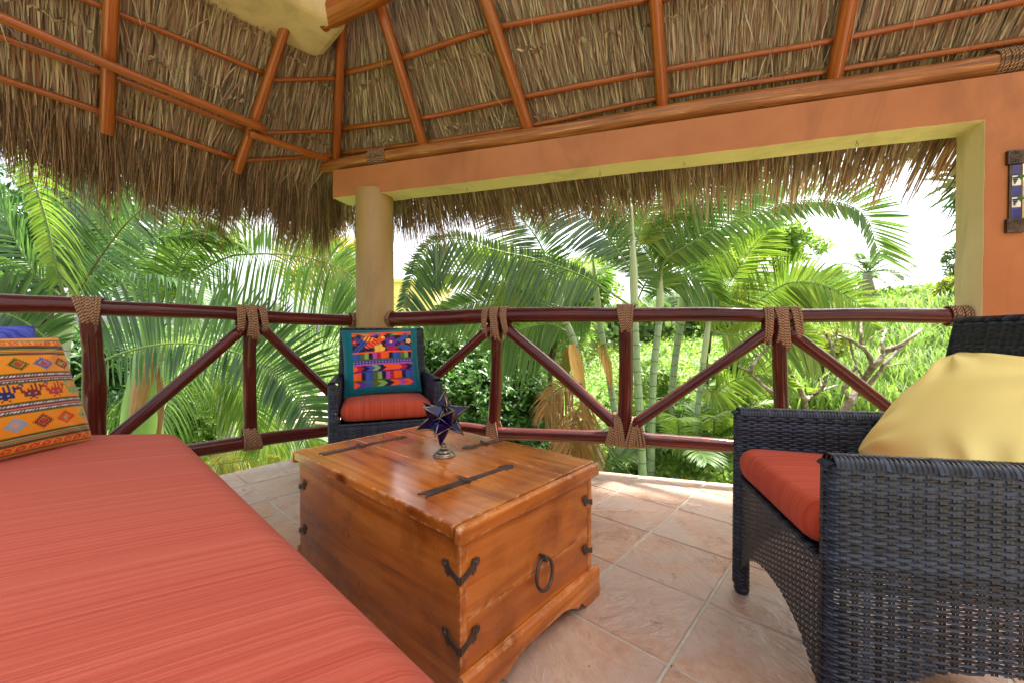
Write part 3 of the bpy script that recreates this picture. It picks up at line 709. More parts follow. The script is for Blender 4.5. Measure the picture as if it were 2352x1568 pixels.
# --- purlins, outside the rafters
def purlin(pts, r=0.017, seed=0):
    """pts: display pixel positions, laid on the roof surface 5 cm outside the rafters"""
    out = []
    for (x, y, pl) in pts:
        q, n = (PLq, PLn) if pl == 'L' else (PRq, PRn)
        out.append(atp(x, y, q + nrm(n) * 0.045, n))
    v, f_, uv = log_poly(out, r, seed=seed, n=20, seg=10); part('purlin', v, f_, MT['pole'], roof, uv=uv, smooth=True)
purlin([(40, -75, 'L'), (196, 0, 'L'), (400, 84, 'L'), (608, 170, 'L')], 0.015, 1)
purlin([(-140, 30, 'L'), (0, 85, 'L'), (250, 174, 'L'), (569, 299, 'L')], 0.016, 2)
purlin([(-140, 132, 'L'), (0, 180, 'L'), (233, 258, 'L'), (540, 364, 'L')], 0.016, 3)
def on_st(k, ypx):
    b_, t_ = ST[k]; lam = np.linspace(-0.15, 1.1, 400); Q = b_ + (t_ - b_) * lam[:, None]
    q = Q - np.array([0, 0, CAM_Z]); c_, s_ = math.cos(PITCH), math.sin(PITCH)
    yy = 784 - FP * (-s_ * q[:, 1] + c_ * q[:, 2]) / (c_ * q[:, 1] + s_ * q[:, 2]); return Q[np.argmin(np.abs(yy - ypx))]
for k_, (ya, yb) in enumerate(((188, 183), (310, 305), (374, 360))):
    a_ = on_st(2, ya) + nrm(norm_st[2]) * 0.030; b_ = on_st(3, yb) + nrm(norm_st[3]) * 0.030
    v, f_, uv = log_poly([a_, (a_ + b_) / 2, b_], 0.014, seed=4 + k_, n=12, seg=10); part('purlin', v, f_, MT['pole'], roof, uv=uv, smooth=True)
purlin([(785, 170, 'R'), (905, 140, 'R'), (1120, 70, 'R'), (1300, 35, 'R'), (1490, -2, 'R')], 0.017, 7)
purlin([(785, 296, 'R'), (980, 270, 'R'), (1180, 228, 'R'), (1515, 163, 'R'), (1930, 90, 'R'), (2352, 2, 'R'), (2520, -30, 'R')], 0.017, 8)
purlin([(785, 352, 'R'), (960, 330, 'R'), (1205, 292, 'R'), (1520, 225, 'R'), (1900, 165, 'R'), (2352, 92, 'R'), (2520, 66, 'R')], 0.016, 9)
purlin([(1510, 0, 'R'), (1700, -40, 'R'), (1960, -95, 'R')], 0.016, 10)
# --- plate logs
beam_top = [atp(x, y, v3(P0 + Rn * 0.075, 0), (Rn[0], Rn[1], 0)) for x, y in ((717, 390), (850, 368), (1000, 345), (1300, 303), (1600, 253), (1900, 210), (2200, 166), (2420, 130))]
lgR = part('plate_log', *log_poly(beam_top, [0.050, 0.052, 0.056, 0.058, 0.056, 0.055], lump=0.05, n=34, seg=18, seed=71)[:2], MT['plate'], roof, smooth=True,
           uv=log_poly(beam_top, [0.050, 0.052, 0.056, 0.058, 0.056, 0.055], lump=0.05, n=34, seg=18, seed=71)[2])
lgL = [atz(-160, -18, 2.20), atz(0, 40, 2.20), atz(250, 150, 2.18), atz(450, 233, 2.17), atz(608, 297, 2.17)]
v, f_, uv = log_poly(lgL, [0.022, 0.024, 0.026], n=26, seed=72); part('plate_log', v, f_, MT['pole'], roof, uv=uv, smooth=True)
lgM = [atz(572, 306, 2.13), atz(660, 336, 2.14), atz(752, 366, 2.17)]
v, f_, uv = log_poly(lgM, [0.025, 0.024, 0.022], n=14, seed=73); part('plate_log', v, f_, MT['pole'], roof, uv=uv, smooth=True)
tie = [at(738, 44, 2.36), at(800, 12, 2.28), at(900, -42, 2.15), at(1050, -130, 1.95)]
v, f_, uv = log_poly(tie, [0.060, 0.063, 0.066], n=26, seed=74, capr=0.95); part('tie_log', v, f_, MT['pole'], roof, uv=uv, smooth=True)
t2 = [at(690, -14, 2.62), at(742, 16, 2.66), at(800, 44, 2.7)]
v, f_, uv = log_poly(t2, 0.022, n=10, seed=75); part('brace_pole', v, f_, MT['pole'], roof, uv=uv, smooth=True)

# ------------------------------------------------------------------ rope
def ring_wrap(path_dir, center, r, n, pitch, rope=0.0055, skew=0.0, seed=0):
    """n rope turns round a log"""
    g = np.random.default_rng(seed); d = nrm(path_dir); up = np.array([0, 0, 1.0])
    a = nrm(np.cross(d, up)); b = np.cross(a, d); mb = MB()
    for k in range(n):
        c = np.asarray(center) + d * (k - (n - 1) / 2) * pitch
        th = np.linspace(0, 2 * PI, 22, endpoint=False); rr = r + rope * 0.9 + g.uniform(0, 0.002)
        P = c + rr * (np.cos(th)[:, None] * a + np.sin(th)[:, None] * b) + d * (skew * np.cos(th) + g.uniform(-0.002, 0.002))[:, None]
        v, f_, uv = tube(P, rope, 6, closed=True, u0=g.uniform(0, 1)); mb.add(v, f_, uv)
    return mb
def put_rope(mb, parent):
    v, f_ = mb.get(); return part('rope_lashing', v, f_, MT['rope'], parent, uv=mb.guv(), smooth=True)
Bd = nrm(beam_top[-1] - beam_top[0])
put_rope(ring_wrap(Bd, atp(872, 364, v3(P0 + Rn * 0.075, 0), (Rn[0], Rn[1], 0)), 0.054, 12, 0.0125, seed=1), lgR)
put_rope(ring_wrap(Bd, atp(2325, 145, v3(P0 + Rn * 0.075, 0), (Rn[0], Rn[1], 0)), 0.058, 13, 0.0125, rope=0.006, seed=2), lgR)

# ================================================================== RAILINGS
RPq = np.array([0.578, 2.568, 0]); RPn = np.array([0.291, 0.957, 0])
LPq = np.array([-1.904, 2.339, 0]); LPn = np.array([-0.718, 0.697, 0])
def rp(x, y, d=0.0): return atp(x, y, RPq + RPn * d, RPn)
def lp(x, y, d=0.0): return atp(x, y, LPq + LPn * d, LPn)
def lash(center, ax, nout, rail_r, bundles, rope=0.0070, seed=0, up=1):
    """bundles: (offset along the rail, shift of the far end along the rail, reach, strands)"""
    g = np.random.default_rng(seed); ax = nrm(ax); nout = nrm(nout); z = np.array([0, 0, 1.0]) * up
    mb = MB()
    for (x0, sh, reach, ns) in bundles:
        for k in range(ns):
            off = x0 + (k - (ns - 1) / 2) * rope * 1.7 + g.normal(0, 0.0022)
            th = np.linspace(0, 2 * PI, 26, endpoint=False)
            top = rail_r + rope * 0.8; h = (top + reach * g.uniform(0.92, 1.05)) / 2; cz = top - h
            cy, sy = np.cos(th), np.sin(th)
            yy = np.sign(cy) * np.abs(cy) ** 0.75 * (rail_r + rope * 0.8 + g.uniform(0, 0.004)); zz = cz + h * sy
            frac = np.clip((top - zz) / (2 * h), 0, 1)
            conv = (k - (ns - 1) / 2) * rope * 0.6
            xx = off + (sh - conv) * frac ** 1.2 + 0.006 * np.sign(cy) * (1 - frac)
            # hug the thinner post further down
            yy = yy * (1 - 0.18 * frac)
            P = np.asarray(center) + xx[:, None] * ax + yy[:, None] * nout + zz[:, None] * z
            v, f_, uv = tube(P, rope * g.uniform(0.85, 1.12), 6, closed=True, u0=g.uniform(0, 1)); mb.add(v, f_, uv)
    return mb
def railing(name, label, conv, n, top, bottom, rt, rb, posts, braces, lashes, base, ax):
    t = thing(name, label, 'railing', base)
    gk = np.random.default_rng(len(label)); P = [conv(*p) + np.array([0, 0, gk.normal(0, 0.004)]) for p in top]; v, f_, uv = log_poly(P, rt, lump=0.075, n=46, seg=18, seed=5); part('top_rail', v, f_, MT['lacquer'], t, uv=uv, smooth=True)
    P = [conv(*p) for p in bottom]; v, f_, uv = log_poly(P, rb, lump=0.075, n=34, seg=16, seed=21); part('bottom_rail', v, f_, MT['lacquer'], t, uv=uv, smooth=True)
    for k, (pts, r) in enumerate(posts):
        v, f_, uv = log_poly([conv(*p) for p in pts], r, lump=0.08, n=18, seg=16, seed=30 + k); part('post', v, f_, MT['lacquer'], t, uv=uv, smooth=True)
    for k, (pts, r) in enumerate(braces):
        v, f_, uv = log_poly([conv(p[0], p[1], p[2] if len(p) > 2 else -0.012) for p in pts], r, lump=0.04, n=18, seg=14, seed=50 + k); part('brace', v, f_, MT['lacquer'], t, uv=uv, smooth=True)
    for k, (px, py, rr, bun, up) in enumerate(lashes):
        put_rope(lash(conv(px, py), ax, n, rr, bun, seed=k, up=up), t)
    return t
BIG = [(-0.062, -0.010, 0.150, 4), (-0.004, 0.026, 0.185, 5), (0.010, -0.024, 0.160, 4), (0.066, 0.018, 0.140, 4)]
rR = railing('log_railing', 'dark red lacquered log railing between column and right wall', rp, RPn,
    [(886, 733), (1000, 731), (1140, 726), (1300, 721), (1437, 722), (1620, 724), (1793, 728), (2000, 727), (2215, 727)],
    [(905, 968), (1087, 986), (1158, 994), (1378, 1002), (1490, 1009), (1665, 1022), (1900, 1042), (2180, 1066)],
    [0.052, 0.053, 0.053, 0.050, 0.046, 0.042, 0.040], [0.043, 0.044, 0.043, 0.040, 0.036],
    [([(1141, 730), (1140, 860), (1133, 992)], [0.042, 0.041, 0.046]), ([(1437, 725), (1438, 860), (1434, 1000)], [0.041, 0.043, 0.044]), ([(1788, 730), (1793, 880), (1800, 1035)], [0.036, 0.037, 0.038])],
    [([(1128, 752), (1006, 861), (880, 968)], 0.034), ([(1158, 750), (1280, 852), (1425, 985)], [0.036, 0.037, 0.036]),
     ([(1455, 976), (1610, 868), (1772, 756)], 0.034), ([(1812, 762), (1940, 858), (2130, 1008)], [0.032, 0.032, 0.031])],
    [(1140, 726, 0.053, BIG, 1), (1437, 722, 0.052, [(-0.014, 0.016, 0.12, 6), (0.022, -0.012, 0.125, 5)], 1), (1793, 728, 0.047, BIG, 1),
     (1137, 992, 0.044, [(0.0, -0.02, 0.10, 8)], -1), (1437, 1006, 0.043, [(-0.095, 0.03, 0.115, 4), (-0.025, -0.028, 0.15, 5), (0.03, 0.03, 0.14, 5), (0.10, -0.03, 0.105, 4)], -1),
     ], (COLC[0] + 0.4, COLC[1] - 0.12, 0.0), R2.tolist() + [0])
put_rope(ring_wrap(v3(R2, 0), rp(893, 733), 0.052, 7, 0.011, seed=5), rR)
put_rope(ring_wrap(v3(R2, 0), rp(2197, 726), 0.043, 7, 0.011, seed=6), rR)
LBIG = [(-0.056, -0.010, 0.135, 4), (-0.004, 0.024, 0.175, 5), (0.008, -0.022, 0.150, 4), (0.060, 0.016, 0.125, 4)]
rL = railing('log_railing', 'dark red lacquered log railing left of the round column, behind the daybed', lp, LPn,
    [(-120, 694), (0, 698), (169, 703), (237, 708), (372, 712), (542, 720), (623, 729), (745, 735), (826, 737)],
    [(-150, 1130), (100, 1093), (250, 1066), (416, 1038), (555, 1016), (622, 1005), (759, 987), (835, 977)],
    [0.043, 0.043, 0.045, 0.046, 0.047], [0.042, 0.043, 0.043, 0.043],
    [([(204, 705), (212, 800), (217, 900), (217, 1070)], [0.040, 0.041, 0.046, 0.045]), ([(576, 722), (572, 840), (575, 1012)], [0.036, 0.036, 0.038])],
    [([(552, 758), (420, 872), (235, 1030)], [0.034, 0.035, 0.035]), ([(600, 752), (690, 838), (842, 982)], 0.033)],
    [(205, 706, 0.044, [(-0.015, 0.02, 0.10, 7), (0.02, -0.012, 0.105, 5)], 1), (577, 722, 0.047, LBIG, 1), (580, 1013, 0.043, [(-0.004, -0.022, 0.10, 8), (0.03, -0.02, 0.06, 4)], -1)],
    (-1.7, 2.55, 0.0), [0.697, 0.718, 0])
put_rope(ring_wrap((0.697, 0.718, 0), lp(812, 736), 0.048, 6, 0.011, seed=7), rL)

# ================================================================== CHEST
CH_F = np.array([-0.1144, 0.8678]); CH_T = 0.8548; CW_, CL_, CZ = 0.619, 0.913, 0.445
CS = np.array([math.cos(CH_T), math.sin(CH_T)]); CLv = np.array([-CS[1], CS[0]])
chest = thing('wooden_chest', 'orange pine chest with iron straps standing in the middle as coffee table', 'chest', (CH_F[0], CH_F[1], 0), CH_T)
def c3px(x, y): return ((1050 + x * 0.55272) / 1.63265, (1550 + y * 0.55272) / 1.63265)
def loc_ch(p): d = p[:2] - CH_F; return np.array([d @ CS, d @ CLv])
def lid_pt(x, y): return loc_ch(atz(*c3px(x, y), CZ))
def lpart(name, V, F, m, par=None, **kw): return part(name, V, F, m, par or chest, world=False, **kw)
ov = 0.02; gap = 0.0012
seams = [0.0, 0.375, 0.70, 1.0]
for k in range(3):
    o = lpart('lid_board', *bbox(seams[k] * CW_ + gap, seams[k + 1] * CW_ - gap, 0.022, CL_ - 0.022, CZ - 0.030, CZ + (0.0006 if k == 1 else 0)), MT['chest_lid']); bevel(o, 0.003, 2)
for y0, y1 in ((0.0, 0.0205), (CL_ - 0.0205, CL_)):
    o = lpart('lid_moulding', *bbox(0.0, CW_, y0, y1, CZ - 0.044, CZ - 0.0005), MT['chest_x']); bevel(o, 0.009, 4)
# body: four panels each made of two boards
bx0, bx1, by0, by1 = ov, CW_ - ov, ov, CL_ - ov
th_ = 0.02
for z0, z1 in ((0.03, 0.214), (0.2155, CZ - 0.0305)):
    o = lpart('end_board', *bbox(bx0 + th_ + 0.0006, bx1 - th_ - 0.0006, by0 + 0.0025, by0 + th_, z0, z1), MT['chest_x']); bevel(o, 0.0015, 2)
    o = lpart('end_board', *bbox(bx0 + th_ + 0.0006, bx1 - th_ - 0.0006, by1 - th_, by1 - 0.0025, z0, z1), MT['chest_x']); bevel(o, 0.0015, 2)
for x_ in (bx0, bx1 - th_):
    o = lpart('side_board', *bbox(x_, x_ + th_, by0, by1, 0.03, CZ - 0.0305), MT['chest_y']); bevel(o, 0.0015, 2)
# scalloped skirt
def scallop(L, hgt=0.10, n=64):
    xs = np.linspace(0, 1, n); zb = []
    for x in xs:
        e = min(x, 1 - x)
        if e < 0.14: z = 0.0
        elif e < 0.20: z = 0.030 * math.sin((e - 0.14) / 0.06 * PI / 2)
        elif e < 0.22: z = 0.030 - 0.006 * (e - 0.20) / 0.02
        else: z = 0.024 + 0.030 * math.sin(min(1, (e - 0.22) / 0.16) * PI / 2)
        zb.append(z)
    return xs * L, np.array(zb)
def skirt(p0, p1, nout, thick=0.020, hgt=0.098, mt='chest_x'):
    p0, p1, nout = np.array(p0, float), np.array(p1, float), np.array(nout, float)
    L = np.linalg.norm(p1 - p0); d = (p1 - p0) / L; xs, zb = scallop(L)
    prof = [(0.0, None), (1.0, None), (1.0, hgt - 0.020), (0.82, hgt - 0.007), (0.5, hgt), (0.0, hgt + 0.001)]
    V = []; n = len(xs); m = len(prof)
    for x, z in zip(xs, zb):
        for (k, h) in prof:
            q = p0 + d * x + nout * thick * k; V.append((q[0], q[1], z if h is None else h))
    F = [(i * m + e, i * m + (e + 1) % m, (i + 1) * m + (e + 1) % m, (i + 1) * m + e) for i in range(n - 1) for e in range(m)]
    F += [tuple(range(m - 1, -1, -1)), tuple((n - 1) * m + e for e in range(m))]
    return lpart('skirt_board', V, F, MT[mt])
skirt((bx0 - 0.002, by0), (bx1 + 0.020, by0), (0, -1)); skirt((bx1 + 0.020, by1), (bx0 - 0.002, by1), (0, 1))
for x_ in (bx0 + 0.004, bx1 - 0.044):
    for y_ in (by0 + 0.03, by1 - 0.07): lpart('foot', *bbox(x_, x_ + 0.04, y_, y_ + 0.04, 0.0, 0.0295), MT['chest_y'])
lpart('bottom_board', *bbox(bx0 + 0.021, bx1 - 0.021, by0 + 0.021, by1 - 0.021, 0.032, 0.045), MT['chest_y'])
def plate3(poly, o, u, v, n, t=0.003):
    """flat iron plate: polygon in (u,v) on a face, raised t along n"""
    o, u, v, n = [np.array(a, float) for a in (o, u, v, n)]
    P = [o + u * a + v * b for a, b in poly]; k = len(P)
    V = P + [p + n * t for p in P]
    F = [(i, (i + 1) % k, k + (i + 1) % k, k + i) for i in range(k)] + [tuple(range(k, 2 * k)), tuple(range(k - 1, -1, -1))]
    return V, F
def rivet(o, n, r=0.005, h=0.004):
    n = np.array(n, float); a = nrm(np.cross(n, [0.3, 0.5, 0.8])); b = np.cross(n, a); V = []; F = []
    for k, (rr, hh) in enumerate(((r, 0), (r * 0.8, h * 0.7), (r * 0.3, h))):
        for t in np.linspace(0, 2 * PI, 8, endpoint=False): V.append(np.array(o) + n * hh + rr * (math.cos(t) * a + math.sin(t) * b))
    for k in range(2):
        for j in range(8): F.append((k * 8 + j, k * 8 + (j + 1) % 8, (k + 1) * 8 + (j + 1) % 8, (k + 1) * 8 + j))
    F.append(tuple(16 + j for j in range(8))); return V, F
# strap hinges on the lid
for (xa, ya, xb, yb) in ((985, 552, 1582, 350), (300, 275, 862, 155), (1480, 182, 1236, 240)):
    a, b = lid_pt(xa, ya), lid_pt(xb, yb); L = np.linalg.norm(b - a); u = (b - a) / L; v_ = np.array([-u[1], u[0]]); w_ = 0.015
    poly = [(-0.012, -w_ * 1.15), (L * 0.45, -w_ * 0.75), (L - 0.045, -w_ * 0.55), (L - 0.05, -w_ * 1.35), (L - 0.028, -w_ * 1.1), (L - 0.018, -w_ * 1.25), (L - 0.008, -w_ * 0.6), (L, 0),
            (L - 0.008, w_ * 0.6), (L - 0.018, w_ * 1.25), (L - 0.028, w_ * 1.1), (L - 0.05, w_ * 1.35), (L - 0.045, w_ * 0.55), (L * 0.45, w_ * 0.75), (-0.012, w_ * 1.15), (0.004, 0)]
    h = lpart('strap_hinge', *plate3(poly, (a[0], a[1], CZ + 0.0003), (u[0], u[1], 0), (v_[0], v_[1], 0), (0, 0, 1), 0.0032), MT['iron'])
    for fr in (0.10, 0.33, 0.70, 0.93):
        q = a + u * L * fr; lpart('rivet', *rivet((q[0], q[1], CZ + 0.0034), (0, 0, 1), 0.0042), MT['iron'], h)
    q = a + u * L * 0.40
    vv, ff, uv = tube([np.array([*(q - v_ * w_ * 1.5), CZ + 0.006]), np.array([*(q + v_ * w_ * 1.7), CZ + 0.006])], 0.0045, 8); lpart('pin', vv, ff, MT['iron'], h)
# corner brackets
BRK = 0.70
BR = [(0, -0.030), (0.03, -0.016), (0.052, -0.006), (0.055, -0.020), (0.061, -0.010), (0.068, -0.014), (0.070, 0.006), (0.080, 0.008), (0.086, 0.020), (0.083, 0.030), (0.076, 0.027), (0.071, 0.036), (0.064, 0.030), (0.057, 0.036), (0.052, 0.028), (0.049, 0.016), (0.030, 0.004), (0, -0.004)]
BR = [(a * BRK, b * BRK) for a, b in BR]
def bracket(cx, cy, sx, sy, z):
    o1 = lpart('corner_bracket', *plate3([(a, b) for a, b in BR], (cx, cy + sy * -0.0005, z), (sx, 0, 0), (0, 0, 1), (0, -sy, 0), 0.0032), MT['iron'])
    V, F = plate3(BR, (cx + sx * -0.0005, cy, z), (0, sy, 0), (0, 0, 1), (-sx, 0, 0), 0.0032)
    lpart('bracket_leaf', V, F, MT['iron'], o1)
    lpart('rivet', *rivet((cx + sx * 0.068 * BRK, cy - sy * 0.0035, z + 0.018 * BRK), (0, -sy, 0)), MT['iron'], o1)
    lpart('rivet', *rivet((cx - sx * 0.0035, cy + sy * 0.068 * BRK, z + 0.018 * BRK), (-sx, 0, 0)), MT['iron'], o1)
for z in (0.325, 0.165):
    for cx, sx in ((bx0, 1), (bx1, -1)):
        for cy, sy in ((by0, 1), (by1, -1)): bracket(cx, cy, sx, sy, z)
# ring handle on the end facing the right chair
rc = atp(1240, 1311, v3(CH_F + CLv * by0, 0), v3(CLv, 0)); rl = loc_ch(rc)
t_ = np.linspace(0, 2 * PI, 30, endpoint=False)
P = np.array([(rl[0] + 0.036 * math.cos(t) * (1 + 0.05 * math.sin(2 * t)), by0 - 0.012 - 0.010 * (1 - math.sin(t)) * 0.5, rc[2] + 0.042 * math.sin(t)) for t in t_])
v, f_, uv = tube(P, 0.0050, 8, closed=True); ring = lpart('ring_handle', v, f_, MT['iron'], smooth=True)
v, f_, uv = tube([np.array((rl[0] - 0.002, by0, rc[2] + 0.048)), np.array((rl[0] - 0.002, by0 - 0.020, rc[2] + 0.050)), np.array((rl[0] + 0.003, by0 - 0.022, rc[2] + 0.036)), np.array((rl[0] + 0.003, by0, rc[2] + 0.034))], 0.0042, 6); lpart('staple', v, f_, MT['iron'], ring)

# ================================================================== STAR LANTERN
sp = atz(1020, 1046, CZ + 0.0006)
star = thing('star_lantern', 'small cobalt glass star ornament on a bronze foot atop the chest', 'lantern', (sp[0], sp[1], CZ + 0.0008))
prof = [(0.0395, 0.0), (0.0395, 0.004), (0.037, 0.008), (0.033, 0.0095), (0.033, 0.013), (0.029, 0.0155), (0.024, 0.017), (0.0225, 0.022), (0.018, 0.027), (0.0145, 0.029), (0.011, 0.034), (0.0095, 0.038), (0.0105, 0.041), (0.007, 0.046), (0.005, 0.052)]
prof = [(a * 0.97, b * 0.85) for a, b in prof]
v, f_ = lathe(prof, (0, 0, 0), 32); part('foot', v, f_, MT['lead'], star, world=False, smooth=True)
ph = (1 + 5 ** 0.5) / 2
dod = np.array([(x, y, z) for x in (-1, 1) for y in (-1, 1) for z in (-1, 1)] + [(0, a / ph, b * ph) for a in (-1, 1) for b in (-1, 1)] + [(a / ph, b * ph, 0) for a in (-1, 1) for b in (-1, 1)] + [(a * ph, 0, b / ph) for a in (-1, 1) for b in (-1, 1)]) / 3 ** 0.5
ico = nrm(np.array([(0, a, b * ph) for a in (-1, 1) for b in (-1, 1)] + [(a, b * ph, 0) for a in (-1, 1) for b in (-1, 1)] + [(a * ph, 0, b) for a in (-1, 1) for b in (-1, 1)]))
# turn so that one spike points straight down on to the foot, then a little yaw
dn = ico[0]; ax_ = np.cross(dn, [0, 0, -1]); an = math.acos(np.clip(np.dot(dn, [0, 0, -1]), -1, 1))
Rm = np.array(Matrix.Rotation(an, 3, Vector(nrm(ax_)))) if np.linalg.norm(ax_) > 1e-6 else np.eye(3)
Rm = np.array(Matrix.Rotation(math.radians(5), 3, 'Y')) @ np.array(Matrix.Rotation(0.55, 3, 'Z')) @ Rm
dod = dod @ Rm.T; ico = ico @ Rm.T
RB, RS_ = 0.046, 0.096; SC = np.array([-0.004, 0, 0.132])
fr = MB(); sph = MB()
edges = set(); tips = []
for a in ico:
    near = np.argsort(-(dod @ a))[:5]
    u = nrm(np.cross(a, [0.31, 0.62, 0.7])); w2 = np.cross(a, u)
    near = sorted(near, key=lambda q: math.atan2(dod[q] @ w2, dod[q] @ u))
    tip = a * RS_ + SC
    for k in range(5):
        p, q = dod[near[k]] * RB + SC, dod[near[(k + 1) % 5]] * RB + SC
        c = (p + q + tip) / 3; s_ = 0.90
        tri = np.array([c + (x - c) * s_ for x in (p, q, tip)]); n_ = nrm(np.cross(q - p, tip - p)); n_ = n_ if n_ @ (c - SC) > 0 else -n_
        V = np.vstack([tri - n_ * 0.0004, tri + n_ * 0.0004]); part('pane', V, [(2, 1, 0), (3, 4, 5), (0, 1, 4, 3), (1, 2, 5, 4), (2, 0, 3, 5)], MT['glass'], star, world=False)
        edges.add(tuple(sorted((near[k], near[(k + 1) % 5]))))
        v, f_, _ = tube([p, tip], 0.0021, 6); fr.add(v, f_)
    tips.append(tip)
for i, j in edges:
    v, f_, _ = tube([dod[i] * RB + SC, dod[j] * RB + SC], 0.0021, 6); fr.add(v, f_)
for p in tips + [d * RB + SC for d in dod]:
    r_ = 0.0036
    v, f_ = lathe([(0.0003, -r_), (r_ * 0.7, -r_ * 0.7), (r_, 0), (r_ * 0.7, r_ * 0.7), (0.0003, r_)], p, 8); fr.add(v, f_)
v, f_ = fr.get(); part('metal_frame', v, f_, MT['lead'], star, world=False, smooth=True)

# ================================================================== WICKER ARMCHAIRS
def weave(path, zb, zt, sp=0.0070, su=0.0205, amp=0.0016, wfrac=0.93, tilt=None, close=False):
    """horizontal flat strands woven round upright stakes along a plan path.
    path (n,2), zb(u) lower edge, zt upper edge; returns V,F arrays (quads)"""
    P = np.asarray(path, float); seg = np.linalg.norm(np.diff(P, axis=0), axis=1); L = np.concatenate([[0], np.cumsum(seg)])
    ns = max(4, int(round(L[-1] / su))); su = L[-1] / ns
    U = np.linspace(0, L[-1], ns * 4 + 1)
    X = np.stack([np.interp(U, L, P[:, 0]), np.interp(U, L, P[:, 1])], 1)
    T = nrm(np.gradient(X, axis=0)); Nn = np.stack([T[:, 1], -T[:, 0]], 1)
    zbU = np.array([zb(u) for u in U])
    Vs, Fs, n0 = [], [], 0
    r = 0; z = min(zbU) + sp / 2; m = len(U)
    while z < zt - sp * 0.3:
        off = amp * np.cos(PI * (U / su) + PI * r) * 1.0
        jit = rng.normal(0, 0.0004)
        w_ = sp * (wfrac + 0.10 if z > 0.36 else wfrac - 0.05) * rng.uniform(0.95, 1.05)
        ok = zbU < z
        rowsV = []
        for dz, dn in ((-w_ / 2, -0.0006), (-w_ * 0.2, 0.0008), (w_ * 0.2, 0.0008), (w_ / 2, -0.0006)):
            q = X + Nn * (off + dn)[:, None] if np.ndim(off) else X
            rowsV.append(np.c_[q, np.full(m, z + dz + jit)])
        V = np.stack(rowsV, 1).reshape(-1, 3)
        idx = np.arange(m - 1)[ok[:-1] & ok[1:]]
        for e in range(3):
            Fs.append(n0 + np.stack([idx * 4 + e, (idx + 1) * 4 + e, (idx + 1) * 4 + e + 1, idx * 4 + e + 1], 1))
        Vs.append(V); n0 += len(V); z += sp; r += 1
    # stakes
    for k in range(ns + 1):
        i = min(k * 4, m - 1); z0, z1 = zbU[i], zt
        for dxx in (-0.0032, 0.0032):
            q0 = X[i] + T[i] * (dxx - 0.0028); q1 = X[i] + T[i] * (dxx + 0.0028)
            V = np.array([[*q0, z0], [*q1, z0], [*q1, z1], [*q0, z1]]); Vs.append(V); Fs.append(n0 + np.array([[0, 1, 2, 3]])); n0 += 4
    V = np.vstack(Vs)
    if tilt is not None: V = tilt(V)
    return V, np.vstack(Fs)
def top_roll(p0, p1, half, z, sp=0.0085, tilt=None, ends=True):
    """wrapped strands over the top edge of a slab"""
    p0, p1 = np.array(p0, float), np.array(p1, float); L = np.linalg.norm(p1 - p0); d = (p1 - p0) / L; nn = np.array([d[1], -d[0]])
    Vs, Fs, n0 = [], [], 0; n = int(L / sp); th = np.linspace(0, PI, 9)
    for k in range(n):
        c = p0 + d * (k + 0.5) * sp
        for (a, h) in ((-0.46, 0), (0.0, 0.0016), (0.46, 0)):
            pass
        V = []
        for (a, h) in ((-0.46, 0.0), (0.0, 0.0018), (0.46, 0.0)):
            for t in th:
                q = c + d * a * sp + nn * (half + h) * math.cos(t); V.append((q[0], q[1], z + (half * 0.75 + h) * math.sin(t) + rng.normal(0, 0.0002)))
        Vs.append(np.array(V)); m = len(th)
        for e in range(2): Fs.append(n0 + np.array([(e * m + j, e * m + j + 1, (e + 1) * m + j + 1, (e + 1) * m + j) for j in range(m - 1)]))
        n0 += len(V)
    V = np.vstack(Vs)
    if tilt is not None: V = tilt(V)
    return V, np.vstack(Fs)
def arc(c, r, a0, a1, n=8): return [(c[0] + r * math.cos(t), c[1] + r * math.sin(t)) for t in np.linspace(a0, a1, n)]
CHW, CHD, ARM = 0.60, 0.60, 0.605
ch_parts = []   # (name, V, F, mat, smooth)
at_ = 0.052     # arm slab thickness
for sx in (-1, 1):
    xo = sx * CHW / 2; xi = sx * (CHW / 2 - at_); yb_, yf = CHD / 2 - 0.02, -CHD / 2
    r_ = at_ / 2
    ar = [(xo, yb_), (xo, yf + r_)] + [(sx * (CHW / 2 - r_) + sx * r_ * math.cos(t), yf + r_ - r_ * math.sin(t)) for t in np.linspace(0, PI, 9)][1:-1] + [(xi, yf + r_), (xi, yb_)]
    Lout = yb_ - (yf + r_); Lt = Lout + PI * r_
    def zb(u, Lout=Lout, Lt=Lt):
        if u < Lout:
            e = min(u, Lout - u); t = min(1.0, e / (Lout * 0.5)); return 0.03 + 0.20 * (1 - (1 - t) ** 3.2) if e > 0.02 else 0.03
        if u < Lt: return 0.03
        return 0.40
    if sx > 0: ar = ar
    V, F = weave(ar, zb, ARM); ch_parts.append(('arm', V, F))
    V, F = top_roll((sx * (CHW / 2 - r_), yf + 0.012), (sx * (CHW / 2 - r_), yb_), r_ + 0.002, ARM - 0.004); ch_parts.append(('arm_top', V, F))
    V, F = top_roll((xo - 0.001 * sx, yf + 0.01), (xi, yf + 0.01), 0.012, ARM - 0.006); ch_parts.append(('arm_nose', V, F))
# front and rear aprons with an arch
for y_, zt in ((-CHD / 2 + 0.016, 0.395), (CHD / 2 - 0.03, 0.40)):
    xs = CHW / 2 - at_ * 0.9
    pth = [(-xs, y_), (xs, y_)]; LL = 2 * xs
    def zb2(u, LL=LL):
        t = min(1.0, min(u, LL - u) / (LL * 0.5)); return 0.075 + 0.125 * (1 - (1 - t) ** 2.6)
    V, F = weave(pth, zb2, zt); ch_parts.append(('apron', V, F))
    V, F = top_roll((-xs, y_), (xs, y_), 0.010, zt - 0.004); ch_parts.append(('apron_rim', V, F))
